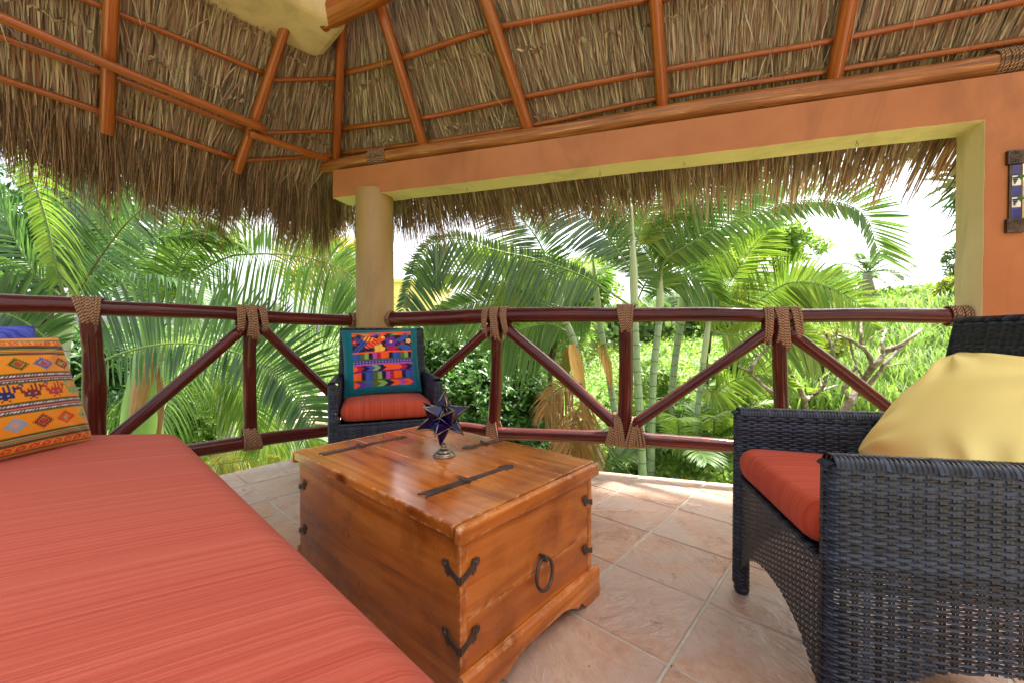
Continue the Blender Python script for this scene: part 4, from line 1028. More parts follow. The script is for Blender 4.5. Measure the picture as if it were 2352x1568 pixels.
# backrest slab, leaning back
BW = CHW - 0.02; byc = CHD / 2 - 0.045; bt = 0.030
def lean(V):
    V = V.copy(); k = np.clip(V[:, 2] - 0.36, 0, None); V[:, 1] += k * 0.17 - 0.03; V[:, 0] *= 1 - 0.05 * np.clip((V[:, 2] - 0.4) / 0.5, 0, 1); return V
bp = [(-BW / 2 + 0.02, byc - bt / 2), (BW / 2 - 0.02, byc - bt / 2)] + arc((BW / 2 - 0.02, byc), bt / 2, -PI / 2, PI / 2)[1:] + [(-BW / 2 + 0.02, byc + bt / 2)] + arc((-BW / 2 + 0.02, byc), bt / 2, PI / 2, 1.5 * PI)[1:]
V, F = weave(bp[::-1], lambda u: 0.36, 0.905, tilt=lean); ch_parts.append(('backrest', V, F))
V, F = top_roll((-BW / 2 + 0.004, byc), (BW / 2 - 0.004, byc), bt / 2 + 0.003, 0.902, tilt=lean); ch_parts.append(('back_top', V, F))
for sx in (-1, 1):
    for y_ in (-CHD / 2 + 0.027, CHD / 2 - 0.05):
        z_ = np.linspace(0, 0.30, 44); rad = 0.0235 + 0.0009 * np.sign(np.sin(np.arange(44) * PI / 1.0 + 0.5)); rad[0] = 0.020
        v, f_, _ = tube(np.c_[np.full(44, sx * (CHW / 2 - 0.027)), np.full(44, y_), z_], rad, 14); ch_parts.append(('leg', v, f_))
v, f_ = bbox(-CHW / 2 + at_, CHW / 2 - at_, -CHD / 2 + 0.03, CHD / 2 - 0.06, 0.375, 0.393); ch_parts.append(('seat_deck', v, f_))
def rbox(w, d, h, r, nx=18, ny=18, puff=0.012, crease=0.0):
    """soft cushion: rounded box as a superellipsoid-like lofted block"""
    mb_V = []; sec = []
    for t in np.linspace(-PI / 2, PI / 2, 11): sec.append((math.cos(t), math.sin(t)))
    per = []
    m = 14; rc_ = min(w, d) * 0.10
    for (cx, cy, a0) in ((w / 2 - rc_, d / 2 - rc_, 0), (-w / 2 + rc_, d / 2 - rc_, PI / 2), (-w / 2 + rc_, -d / 2 + rc_, PI), (w / 2 - rc_, -d / 2 + rc_, 1.5 * PI)):
        for t in np.linspace(a0, a0 + PI / 2, 5): per.append((cx + rc_ * math.cos(t), cy + rc_ * math.sin(t)))
    # subdivide straight runs
    pp = []
    for i in range(len(per)):
        a, b = np.array(per[i]), np.array(per[(i + 1) % len(per)]); k = max(1, int(np.linalg.norm(b - a) / 0.04))
        for q in range(k): pp.append(a + (b - a) * q / k)
    pp = np.array(pp); n = len(pp); V = []; F = []
    rings = [(1 - r * (1 - c) / (min(w, d) / 2), s * (h / 2)) for c, s in sec]
    zr = []
    for k, (c, s) in enumerate(sec):
        sc_ = (np.array([w / 2, d / 2]) - r * (1 - c)) / np.array([w / 2, d / 2]); V += [(p[0] * sc_[0], p[1] * sc_[1], s * h / 2) for p in pp]
    top_levels = [0.86, 0.7, 0.5, 0.3, 0.1]
    base_top = len(sec)
    for sgn in (1, -1):
        for lv in top_levels:
            s0 = (np.array([w / 2, d / 2]) - r) / np.array([w / 2, d / 2]) * lv
            V += [(p[0] * s0[0], p[1] * s0[1], sgn * (h / 2 + puff * (1 - lv ** 2))) for p in pp]
    K = len(sec)
    for k in range(K - 1):
        for i in range(n): F.append((k * n + i, k * n + (i + 1) % n, (k + 1) * n + (i + 1) % n, (k + 1) * n + i))
    def conn(a, b_, flip):
        for i in range(n):
            q = (a * n + i, a * n + (i + 1) % n, b_ * n + (i + 1) % n, b_ * n + i); F.append(q if not flip else q[::-1])
    prev = K - 1
    for k in range(5): conn(prev, K + k, False); prev = K + k
    F.append(tuple(prev * n + i for i in range(n)))
    prev = 0
    for k in range(5): conn(prev, K + 5 + k, True); prev = K + 5 + k
    F.append(tuple(prev * n + i for i in range(n - 1, -1, -1)))
    return np.array(V), F
def make_chair(label, loc, rz):
    t = thing('wicker_armchair', label, 'armchair', loc, rz, 'dark wicker armchairs')
    for nm, V, F in ch_parts: part(nm, V, F, MT['wicker'], t, world=False)
    return t
near_chair = make_chair('large dark wicker armchair in the right foreground holding the yellow pillow', (0.985, 1.030, 0.0), math.radians(-102.0))
far_chair = copy_tree(near_chair); far_chair.location = (-0.775, 2.470, 0.0); far_chair.rotation_euler = (0, 0, math.radians(20))
far_chair['label'] = 'small looking dark wicker armchair by the round column holding the teal embroidered pillow'
cv, cf = rbox(CHW - 2 * at_ - 0.012, CHD - 0.06, 0.095, 0.03, puff=0.010)
for ch, lab in ((near_chair, 'coral striped seat cushion on the right foreground armchair'), (far_chair, 'coral striped seat cushion on the far armchair under the teal pillow')):
    o = link('seat_cushion', mesh('seat_cushion', cv, cf, MT['coral_seat'], smooth=True))
    Mx = Matrix.Translation(ch.location) @ Matrix.Rotation(ch.rotation_euler[2], 4, 'Z') @ Matrix.Translation((0, -0.035, 0.448)) @ Matrix.Rotation(math.radians(-1.5), 4, 'X')
    o.matrix_world = Mx; tag(o, lab, 'cushion', 'coral seat cushions')

# ================================================================== PILLOWS
def pillow(wd, ht, tk, n=60, front=None, back=(0.3, 0.2, 0.1), pinch=0.06, seed=0, wrinkle=0.004):
    """square scatter cushion standing in the xz plane, front towards -y"""
    g = np.random.default_rng(seed); u = np.linspace(-1, 1, n); U, W = np.meshgrid(u, u, indexing='ij')
    ex = 1 - pinch * (1 - W ** 2) ** 1.0 * np.abs(U) ** 3; ez = 1 - pinch * (1 - U ** 2) * np.abs(W) ** 3
    X = U * wd / 2 * ex; Z = (W * ht / 2 * ez) + ht / 2
    prof = ((1 - U ** 2).clip(0) * (1 - W ** 2).clip(0)) ** 0.42
    wr = wrinkle * (np.sin(7 * U + 3 * W + g.uniform(0, 6)) * (U ** 2) + np.sin(9 * W - 4 * U + g.uniform(0, 6)) * (W ** 2)) * prof
    for cu, cw in ((-1, -1), (-1, 1), (1, -1), (1, 1)):
        dd = np.hypot(U - cu, W - cw); aa_ = np.arctan2(W - cw, U - cu)
        wr = wr + wrinkle * 1.1 * np.exp(-((dd - 0.45) / 0.35) ** 2) * np.sin(aa_ * 13 + seed) * prof
    Y = -(tk / 2) * prof + wr
    Vf = np.stack([X, Y, Z], -1).reshape(-1, 3); Vb = np.stack([X, (tk / 2) * prof * 0.9 + wr, Z], -1).reshape(-1, 3)
    idx = np.arange(n * n).reshape(n, n)
    q = np.stack([idx[:-1, :-1], idx[1:, :-1], idx[1:, 1:], idx[:-1, 1:]], -1).reshape(-1, 4)
    V = np.vstack([Vf, Vb]); F = np.vstack([q, q[:, ::-1] + n * n])
    col = None
    if front is not None:
        cf_ = np.array([front((a + 1) / 2, (b + 1) / 2) for a in u for b in u]); col = np.vstack([cf_, np.tile(np.array(back), (n * n, 1))])
    return V, F, col
def place(o, loc, rz, lean=0.0, roll=0.0):
    o.matrix_world = Matrix.Translation(loc) @ Matrix.Rotation(rz, 4, 'Z') @ Matrix.Rotation(lean, 4, 'X') @ Matrix.Rotation(roll, 4, 'Y')
C3 = lambda r, g, b: np.array(lin(r, g, b)[:3])
OR_, RED, MAR, GRN, LGR, BLK, WHT, GRY, BLU, LBL, NAV, SAL = C3(226, 138, 14), C3(196, 52, 24), C3(118, 30, 34), C3(84, 92, 30), C3(140, 168, 92), C3(36, 28, 30), C3(226, 220, 216), C3(92, 84, 96), C3(52, 78, 150), C3(112, 158, 190), C3(40, 32, 84), C3(236, 140, 96)
def orange_cloth(u, v):
    W_, H_ = 45.0, 45.0; x = u * W_; 
    bands = [(0.000, 0.022, OR_), (0.022, 0.030, GRN)]
    def scroll(v0, v1):
        t = (v - v0) / (v1 - v0); ph_ = (x / 3.1) % 1.0
        s_ = abs(math.hypot((ph_ - 0.5) * 1.9, (t - 0.5) * 1.8) - 0.55); k = abs((ph_ - 0.5) * 1.4 - (t - 0.5) * 1.6)
        return RED if (s_ < 0.16 or k < 0.10) else OR_
    def stripes(v0, v1, cols):
        t = (v - v0) / (v1 - v0) * len(cols); i = min(int(t), len(cols) - 1); c = cols[i]
        if isinstance(c, tuple):
            return c[0] if (int(x * 2.3 + (t - i) * 2) % 2 == 0) else c[1]
        return c
    def diamonds(v0, v1, cs, per=6.6, off=0.0):
        t = (v - v0) / (v1 - v0); k = math.floor((x + off) / per); dx = ((x + off) / per - k - 0.5) * per; dy = (t - 0.5) * (v1 - v0) * H_
        m_ = abs(dx) * 0.92 + abs(dy); st = abs((abs(dx) * 1.9) % 1.0 - 0.5) * 1.3
        a, b_ = cs[k % len(cs)]
        if m_ < 0.75: return b_
        if abs(m_ - 1.35) < 0.18: return OR_ * 0.8 + a * 0.2
        return a if m_ < 2.25 + st else OR_
    def birds(v0, v1, cs, per=6.4):
        t = (v - v0) / (v1 - v0); k = math.floor((x + 1.5) / per); dx = ((x + 1.5) / per - k) * 12; dy = t * 11
        a = cs[k % len(cs)]
        g = ["............", "....#..#....", ".....##.....", "..########..", "..##o##o##..", ".#########..", ".##.#####.#.", ".#..#.#.#.#.", "##....#.#.##", "#o#...#.#.#.", ".##.....#...", "............"]
        r_, c_ = int(min(11, max(0, dy))), int(min(11, max(0, dx))); ch_ = g[r_][c_]
        return a if ch_ == '#' else (LBL if ch_ == 'o' else OR_)
    if v < 0.022: return OR_
    if v < 0.030: return GRN
    if v < 0.085: return scroll(0.03, 0.085)
    if v < 0.165: return stripes(0.085, 0.165, [GRN, MAR, (MAR, BLK), LGR, BLK, SAL, BLK, LGR, (MAR, BLK), MAR, GRN])
    if v < 0.325: return diamonds(0.165, 0.325, [(RED, LGR), (LGR * 0.8, MAR), (NAV, LBL), (LBL, SAL), (MAR, RED)], off=1.2)
    if v < 0.415: return stripes(0.325, 0.415, [GRN, (MAR, BLK), (WHT, GRY), GRY, SAL, MAR, GRY, (WHT, GRY), (MAR, BLK), GRN])
    if v < 0.56: return birds(0.415, 0.56, [MAR, RED * 0.8, LGR * 0.75, NAV])
    if v < 0.645: return stripes(0.56, 0.645, [GRN, (MAR, BLK), (WHT, GRY), GRY, SAL, MAR, GRY, (WHT, GRY), (MAR, BLK), GRN])
    if v < 0.80: return diamonds(0.645, 0.80, [(GRN * 0.8, RED), (BLU, RED), (MAR, LGR), (LGR, NAV)], off=3.0)
    if v < 0.895: return stripes(0.80, 0.895, [GRN, (MAR, BLK), MAR, LGR, BLK, OR_, BLK, LGR, BLK, MAR, (MAR, BLK), GRN])
    if v < 0.945: return scroll(0.895, 0.945)
    if v < 0.953: return GRN
    if v > 0.988: return MAR
    return OR_
V, F, col = pillow(0.50, 0.375, 0.15, 170, orange_cloth, C3(150, 40, 30), pinch=0.05, seed=3)
op = link('orange_pillow', mesh('orange_pillow', V, F, MT['embroid'], smooth=True, col=col))
tag(op, 'orange woven pillow with rows of embroidered birds and diamonds on the daybed', 'pillow')
place(op, (-1.445, 1.150, 0.500), math.radians(93), math.radians(-17), math.radians(0))
V, F, _ = pillow(0.50, 0.375, 0.14, 30, None, pinch=0.03, seed=4)
bp_ = link('blue_pillow', mesh('blue_pillow', V, F, MT['blue_cloth'], smooth=True))
tag(bp_, 'blue woven cloth pillow standing behind the orange pillow', 'pillow')
place(bp_, (-1.63, 1.19, 0.520), math.radians(93), math.radians(-7), math.radians(-1.0))
TEAL, ORG2, PUR, PNK, YEL, DRK, LIME, CRM = C3(0, 92, 102), C3(238, 84, 26), C3(92, 40, 130), C3(176, 70, 150), C3(240, 186, 72), C3(30, 18, 56), C3(122, 158, 78), C3(170, 22, 58)
def teal_cloth(u, v):
    if not (0.13 < u < 0.90 and 0.11 < v < 0.935): return TEAL * (0.72 if (abs(u - 0.065) < 0.006 or abs(u - 0.945) < 0.006 or abs(v - 0.965) < 0.006 or abs(v - 0.05) < 0.006) else 1.0)
    x = (u - 0.13) / 0.77; y = (v - 0.11) / 0.825
    def zig(y0, y1, per, cols):
        t = (y - y0) / (y1 - y0); s_ = x * per + abs(t - 0.5) * 1.5; return cols[int(s_) % len(cols)]
    def blocks(y0, y1, n_, cols):
        t = (y - y0) / (y1 - y0); s_ = x * n_ + 0.35 * abs((t * 4) % 1 - 0.5); return cols[int(s_) % len(cols)]
    SEQ = [ORG2, ORG2 * 0.9, DRK, BLU, BLU * 0.8, GRN, LIME, DRK, PNK, CRM]
    if y < 0.11: return zig(0.0, 0.11, 9, [ORG2, PUR, BLU, GRN, LIME, DRK, ORG2, PNK])
    if y < 0.135: return GRN * 0.7
    if y < 0.26: return blocks(0.135, 0.26, 15, SEQ)
    if y < 0.285: return PUR * 0.7
    if y < 0.385: return zig(0.285, 0.385, 11, [ORG2, CRM, DRK, BLU, LIME, DRK, ORG2, ORG2])
    if y < 0.41: return PNK
    if y < 0.475: return LBL * 0.8 if (int(x * 38) % 2 == 0 and int(y * 60) % 2 == 0) else PUR * 0.8
    if y < 0.50: return GRN * 0.7
    if y < 0.605: return blocks(0.50, 0.605, 15, SEQ[3:] + SEQ[:3])
    if y < 0.625: return ORG2
    if y > 0.965: return ORG2 * 0.9
    if y > 0.93: return zig(0.93, 0.965, 10, [ORG2, DRK, LIME, ORG2, BLU])
    # embroidered bird among flowers
    for fx, fy, fr_, c, cc in ((0.645, 0.80, 0.105, PUR * 1.3, YEL), (0.655, 0.68, 0.095, CRM * 1.2, CRM), (0.445, 0.67, 0.095, YEL, SAL), (0.04, 0.82, 0.06, CRM, YEL), (0.955, 0.81, 0.05, YEL, CRM), (0.83, 0.77, 0.03, CRM, CRM)):
        d = math.hypot(x - fx, y - fy); a_ = math.atan2(y - fy, x - fx)
        if d < fr_ * 0.22: return cc
        if d < fr_ * (0.72 + 0.28 * abs(math.cos(2.5 * a_))): return c * (0.8 if int(a_ * 8) % 2 else 1.0)
    # bird body, wing, tail
    def ell(cx, cy, rx, ry, an):
        dx, dy = x - cx, y - cy; c_, s_ = math.cos(an), math.sin(an); return ((dx * c_ + dy * s_) / rx) ** 2 + ((-dx * s_ + dy * c_) / ry) ** 2 < 1
    if ell(0.49, 0.87, 0.06, 0.05, 0): return YEL if x > 0.49 and y > 0.87 else ORG2
    if ell(0.36, 0.78, 0.17, 0.055, 0.45): return ORG2 if int((x + y) * 40) % 3 else CRM
    if ell(0.29, 0.86, 0.13, 0.055, -0.25): return [CRM, ORG2, YEL][int((x * 2 - y) * 24) % 3]
    if ell(0.14, 0.84, 0.12, 0.05, -0.3): return BLU if int((x - y) * 40) % 3 else NAV
    if ell(0.11, 0.70, 0.15, 0.045, 0.75): return BLU if int((x - y) * 46) % 3 else NAV
    if ell(0.88, 0.69, 0.12, 0.05, -0.2) or ell(0.86, 0.86, 0.12, 0.04, 0.5): return BLU
    if (math.sin(x * 31) * math.sin(y * 43) > 0.55): return GRN * 0.7
    if (math.sin(x * 57 + 2) * math.sin(y * 61) > 0.8): return CRM
    return DRK
V, F, col = pillow(0.47, 0.43, 0.11, 150, teal_cloth, TEAL, pinch=0.05, seed=5)
tp = link('teal_pillow', mesh('teal_pillow', V, F, MT['embroid'], smooth=True, col=col))
tag(tp, 'teal pillow with colourful embroidered bird panel on the far armchair', 'pillow')
fc = Matrix.Translation(far_chair.location) @ Matrix.Rotation(far_chair.rotation_euler[2], 4, 'Z')
tp.matrix_world = fc @ Matrix.Translation((-0.005, 0.055, 0.495)) @ Matrix.Rotation(math.radians(-17), 4, 'X') @ Matrix.Rotation(math.radians(-2.5), 4, 'Y')
V, F, _ = pillow(0.52, 0.41, 0.19, 90, None, pinch=0.08, seed=6, wrinkle=0.013)
yp = link('yellow_pillow', mesh('yellow_pillow', V, F, MT['mustard'], smooth=True))
tag(yp, 'plain yellow cotton pillow leaning in the right foreground armchair', 'pillow')
nc = Matrix.Translation(near_chair.location) @ Matrix.Rotation(near_chair.rotation_euler[2], 4, 'Z')
yp.matrix_world = nc @ Matrix.Translation((0.0, 0.045, 0.482)) @ Matrix.Rotation(math.radians(-38), 4, 'X') @ Matrix.Rotation(math.radians(3), 4, 'Y')

# ================================================================== DAYBED
def round_poly(poly, r, n=7):
    P = np.asarray(poly, float); out = []; m = len(P)
    for i in range(m):
        a, b, c = P[i - 1], P[i], P[(i + 1) % m]; u, v = nrm(a - b), nrm(c - b); half = math.acos(np.clip(u @ v, -1, 1)) / 2; d = r / math.tan(half)
        p, q = b + u * d, b + v * d
        for t in np.linspace(0, 1, n): out.append((1 - t) ** 2 * p + 2 * t * (1 - t) * b + t ** 2 * q)
    pp = []
    for i in range(len(out)):
        a, b = out[i], out[(i + 1) % len(out)]; k = max(1, int(np.linalg.norm(b - a) / 0.05))
        for q in range(k): pp.append(a + (b - a) * q / k)
    return np.array(pp)
def poly_cushion(poly, z0, z1, r, rc=0.10, puff=0.02, bulge=0.0):
    """mattress over a polygon (counter-clockwise) with softly rounded edges"""
    P = round_poly(poly, rc); n = len(P); E = nrm(np.roll(P, -1, 0) - np.roll(P, 1, 0)); N_ = np.c_[-E[:, 1], E[:, 0]]; c = P.mean(0); h = (z1 - z0) / 2
    rings = [(P + N_ * (r * (1 - math.cos(t)) - bulge * math.cos(t)), (z0 + z1) / 2 + h * math.sin(t)) for t in np.linspace(-PI / 2, PI / 2, 15)]
    top = rings[-1][0]
    for lv in (0.93, 0.82, 0.66, 0.45, 0.22): rings.append((c + (top - c) * lv, z1 + puff * (1 - lv ** 3)))
    V = np.vstack([np.c_[q, np.full(n, z)] for q, z in rings]); F = []
    for k in range(len(rings) - 1):
        for i in range(n): F.append((k * n + i, k * n + (i + 1) % n, (k + 1) * n + (i + 1) % n, (k + 1) * n + i))
    F.append(tuple((len(rings) - 1) * n + i for i in range(n))); F.append(tuple(range(n - 1, -1, -1))); return V, F
bedB = np.array([0.735, -0.678]); BC = np.array([-1.265, 1.560]); BE = BC + bedB * 2.35
bedP = [BC, (-2.15, 1.50), (-2.15, -0.95), (BE[0] - 0.7, -0.95), BE]
bed = thing('daybed', 'wide daybed with one long coral striped mattress in the left foreground', 'daybed', (-1.1, 0.3, 0))
V, F = poly_cushion(bedP, 0.285, 0.500, 0.07, 0.11, 0.016, 0.008)
part('mattress', V, F, MT['coral_bed'], bed, smooth=True)
ins = np.array(bedP) ; cc_ = ins.mean(0); ins = cc_ + (ins - cc_) * 0.95
for k in range(5):
    V, F = weave([ins[(k + 1) % 5], ins[k]], lambda u: 0.05, 0.279); part('woven_side', V, F, MT['wicker'], bed)
    q = cc_ + (ins[k] - cc_) * 0.985; z_ = np.linspace(0, 0.27, 12); v, f_, _ = tube(np.c_[np.full(12, q[0]), np.full(12, q[1]), z_], 0.026, 12); part('leg', v, f_, MT['wicker'], bed)
V, F = prism(ins, 0.262, 0.281); part('deck', V, F, MT['wicker'], bed)
part('back_rest', *bbox(-2.13, -2.04, -0.8, 1.40, 0.505, 0.86), MT['wicker'], bed)

# ================================================================== WALL ORNAMENT (tiled mirror frame)
def on_wall(x, y): return atp(x, y, v3(P1 - Rn * 0.0, 0), v3(Rn, 0))
wa = on_wall(2308, 350); wb = on_wall(2312, 537)
zt_, zb_ = wa[2], wb[2]; s0 = (wa[:2] - P1) @ Rd
orn = thing('tiled_mirror', 'dark tin mirror frame with blue and grape tiles on the orange wall', 'mirror', v3(P1 + Rd * s0 - Rn * 0.002, zb_))
def wbox(name, s_0, s_1, z0, z1, d0, d1, m, par):
    o_ = v3(P1 + Rd * s_0 - Rn * d0, z0); V, F = box(o_, v3(Rd * (s_1 - s_0), 0), v3(-Rn * (d1 - d0), 0), (0, 0, z1 - z0)); 
    return bevel(part(name, V, F, m, par), 0.0025, 2)
Hh = zt_ - zb_; cs = Hh * 0.17; wd_ = 0.34
for s_ in (s0, s0 + wd_ - cs):
    wbox('frame_strip', s_ + cs * 0.17, s_ + cs * 0.90, zb_ + cs, zt_ - cs, 0.001, 0.012, MT['tin'], orn)
    for k in range(5):
        z0 = zb_ + cs + (Hh - 2 * cs) * k / 5; z1 = zb_ + cs + (Hh - 2 * cs) * (k + 1) / 5
        tl = wbox('glazed_tile', s_ + cs * 0.30, s_ + cs * 0.80, z0 + 0.0015, z1 - 0.0015, 0.008, 0.0135, MT['tile_blue'] if k % 2 == 0 else MT['tile_white'], orn)
        if k % 2:
            zc, hz = (z0 + z1) / 2, (z1 - z0)
            for q in range(16):
                a_, b_ = q % 4, q // 4
                if a_ > 3 - b_ * 0.7: continue
                ctr_ = v3(P1 + Rd * (s_ + cs * (0.37 + 0.075 * a_ + 0.02 * b_)) - Rn * 0.0137, zc + hz * (0.24 - 0.16 * b_))
                v, f_ = lathe([(0.0002, -0.004), (0.004, -0.002), (0.004, 0.002), (0.0002, 0.004)], ctr_, 8); part('grape', v, f_, MT['grape'], tl)
            ctr_ = P1 + Rd * (s_ + cs * 0.62) - Rn * 0.0140
            pl = [(0, 0.02), (0.012, 0.026), (0.02, 0.018), (0.024, 0.004), (0.014, 0.006), (0.010, -0.006), (0.003, 0.004), (-0.006, 0.008)]
            V, F = plate3([(a * hz / 0.055, b * hz / 0.055) for a, b in pl], v3(ctr_, zc + hz * 0.12), v3(Rd, 0), (0, 0, 1), v3(-Rn, 0), 0.0006); part('vine_leaf', V, F, MT['vine'], tl)
    for z0 in (zb_, zt_ - cs):
        cbk = wbox('corner_block', s_, s_ + cs, z0, z0 + cs, 0.001, 0.020, MT['tin'], orn)
        cc = v3(P1 + Rd * (s_ + cs / 2) - Rn * 0.0205, z0 + cs / 2)
        for q in range(14):
            a_ = q * 2 * PI / 14; pts = [cc + v3(Rd * cs * rr2 * math.cos(a_), cs * rr2 * math.sin(a_)) for rr2 in (0.20, 0.42)]
            v, f_, _ = tube(pts, cs * 0.038, 6); part('petal', v, f_, MT['tin'], cbk)
for z0 in (zb_ + cs * 0.17, zt_ - cs * 0.90): wbox('frame_strip', s0 + cs, s0 + wd_ - cs, z0, z0 + cs * 0.73, 0.001, 0.012, MT['tin'], orn)
wbox('mirror_glass', s0 + cs * 0.9, s0 + wd_ - cs * 0.9, zb_ + cs * 0.9, zt_ - cs * 0.9, 0.001, 0.006, MT['mirror'], orn)

# ================================================================== GROUND
def sstep(a, b, x): t = np.clip((x - a) / (b - a), 0, 1); return t * t * (3 - 2 * t)
def gh(x, y):
    x, y = np.asarray(x, float), np.asarray(y, float)
    right = -1.35 + 0.165 * np.clip(x - 0.5, 0, 22) + 0.05 * np.clip(y, 0, 26)
    left = np.maximum(-1.4 - 0.20 * np.clip(-x, 0, 60) - 0.13 * np.clip(y - 3, 0, 80), -6.0) + 0.17 * np.clip(y - 34, 0, 40)
    k = sstep(-3.5, 2.0, x - 0.12 * y); base = left * (1 - k) + right * k
    return base + 0.12 * np.sin(x * 0.9 + 1) * np.sin(y * 0.7) + 0.05 * np.sin(x * 2.7 + y * 1.9)
gx = np.concatenate([-np.geomspace(260, 3, 34), np.linspace(-2.6, 2.6, 9), np.geomspace(3, 260, 34)]); gy = np.concatenate([[-60, -20, -6, -2], np.linspace(0, 12, 25), np.geomspace(13, 420, 34)])
GX, GY = np.meshgrid(gx, gy, indexing='ij'); n1_, n2_ = GX.shape
V = np.stack([GX, GY, gh(GX, GY)], -1).reshape(-1, 3); idx = np.arange(n1_ * n2_).reshape(n1_, n2_)
F = np.stack([idx[:-1, :-1], idx[1:, :-1], idx[1:, 1:], idx[:-1, 1:]], -1).reshape(-1, 4)
grd = link('ground', mesh('ground', V, F, MT['ground'], smooth=True)); tag(grd, kind='structure')

# ================================================================== PLANT BUILDERS
def leaflets(C, T, S, U, n, L, w, phi0, phi1, vee, droop, prof, sides=(1.0, 1.0), nseg=4, jit=0.12, t0=0.10, g=rng):
    """pinnate leaflets along a sampled rachis C with tangents T, side S, normal U"""
    Vs, Fs, n0 = [], [], 0; m = len(C)
    for sgn, sl in ((1, sides[0]), (-1, sides[1])):
        if sl <= 0: continue
        t = np.linspace(t0, 0.995, n) + g.normal(0, 0.12 / n, n); t = np.clip(t, t0, 0.999)
        f = t * (m - 1); i = np.clip(f.astype(int), 0, m - 2); u = (f - i)[:, None]
        P = C[i] * (1 - u) + C[i + 1] * u; Tt = nrm(T[i] * (1 - u) + T[i + 1] * u); Ss = nrm(S[i] * (1 - u) + S[i + 1] * u) * sgn; Uu = nrm(U[i] * (1 - u) + U[i + 1] * u)
        tt = (t - t0) / (1 - t0); ph_ = (phi0 + (phi1 - phi0) * tt ** 1.4 + g.normal(0, jit, n))[:, None]
        ve = (vee + g.normal(0, jit * 1.3, n))[:, None]
        d = nrm(Ss * np.cos(ph_) + Tt * np.sin(ph_) + Uu * ve)
        ln = L * sl * np.interp(tt, [0, 0.15, 0.4, 0.75, 1], prof) * g.uniform(0.94, 1.05, n)
        torn = g.random(n); ln = np.where(torn < 0.03, ln * 0.05, np.where(torn < 0.10, ln * g.uniform(0.55, 0.85, n), ln))
        q = np.linspace(0, 1, nseg + 1)
        dr = droop * g.uniform(0.85, 1.2, n)
        X = P[:, None, :] + d[:, None, :] * (ln[:, None] * q)[..., None]
        X[..., 2] -= (ln * dr)[:, None] * q ** 2.2
        X += (Tt[:, None, :] * (ln * g.normal(0, 0.02, n))[:, None, None] * (q ** 2)[None, :, None])
        Wd = nrm(Tt - d * np.sum(Tt * d, 1, keepdims=True)); tw = g.normal(0.2, 0.14, n)[:, None]
        Wd = nrm(Wd * np.cos(tw) + np.cross(d, Wd) * np.sin(tw))
        wp = np.interp(q, [0, 0.12, 0.45, 0.8, 1], [0.35, 0.85, 1, 0.6, 0.06])
        Wv = Wd[:, None, :] * (w * wp)[None, :, None] * 0.5 * g.uniform(0.85, 1.12, n)[:, None, None]
        # folded blade: left, mid, right
        fold = np.cross(d, Wd)[:, None, :] * (w * wp * 0.16)[None, :, None]
        V = np.stack([X - Wv + fold, X - fold * 0.3, X + Wv + fold], 2).reshape(-1, 3)
        b = (np.arange(n)[:, None] * 3 * (nseg + 1) + np.arange(nseg)[None, :] * 3).reshape(-1, 1)
        Fs.append(n0 + np.vstack([b + np.array([[0, 1, 4, 3]]), b + np.array([[1, 2, 5, 4]])])); Vs.append(V); n0 += len(V)
    return np.vstack(Vs), np.vstack(Fs)
PROF = [0.45, 0.8, 1.0, 0.8, 0.35]
def frond(parent, pts, L=0.5, w=0.030, n=46, mat='palm_mid', rmat='rachis', rr=0.010, facing=None, twist=0.0, vee=0.25, droop=0.25, phi=(0.35, 1.0), sides=(1, 1), prof=PROF, t0=0.12, jit=0.035, name='frond'):
    """pts: world points base -> tip. facing: None = normal from the arch; else vector the blade faces"""
    C = smooth_path(pts, 22); T = nrm(np.gradient(C, axis=0))
    if facing is None:
        h = C[-1] - C[0]; hz = np.array([h[0], h[1], 0.0]); hz = nrm(hz) if np.linalg.norm(hz) > 0.05 else np.array([1.0, 0, 0])
        S = nrm(np.cross(hz, [0, 0, 1.0])); S = np.tile(S, (len(C), 1)); S = nrm(S - T * np.sum(S * T, 1, keepdims=True))
    else:
        fv = np.tile(nrm(facing), (len(C), 1)); S = nrm(np.cross(T, fv))
    U = np.cross(S, T)
    if twist: S, U = S * math.cos(twist) + U * math.sin(twist), U * math.cos(twist) - S * math.sin(twist)
    V, F = leaflets(C, T, S, U, int(n * 1.55), L, w * 0.82, phi[0], phi[1], vee, droop, prof, sides, t0=t0, jit=jit)
    o = part(name, V, F, MT[mat], parent)
    v, f_, uv = tube(C, np.linspace(rr, rr * 0.25, len(C)), 6, caps=False); part('rachis', v, f_, MT[rmat], o, smooth=True)
    return o
def rad_fronds(parent, c, count, ln, el=(0.2, 1.2), az=(0, 2 * PI), sag=0.45, seed=0, **kw):
    g = np.random.default_rng(seed)
    for k in range(count):
        a = az[0] + (az[1] - az[0]) * (k + g.uniform(0.1, 0.9)) / count; e = g.uniform(*el); l = ln * g.uniform(0.8, 1.15)
        d = np.array([math.cos(a) * math.cos(e), math.sin(a) * math.cos(e), math.sin(e)])
        t = np.array([0, 0.3, 0.6, 0.85, 1.0])[:, None]
        P = np.asarray(c) + d * l * t; P[:, 2] -= sag * l * (t[:, 0] ** 2.3)
        k2 = dict(kw)
        if isinstance(k2.get('mat'), (list, tuple)): k2['mat'] = k2['mat'][g.integers(0, len(k2['mat']))]
        frond(parent, P, twist=g.uniform(-0.4, 0.4), **k2)
def dpts(pts, Y0, Y1=None):
    n = len(pts); Y = np.linspace(Y0, Y0 if Y1 is None else Y1, n); return [at(x, y, q) for (x, y), q in zip(pts, Y)]
CAMV = np.array([0.0, -1.0, 0.15])
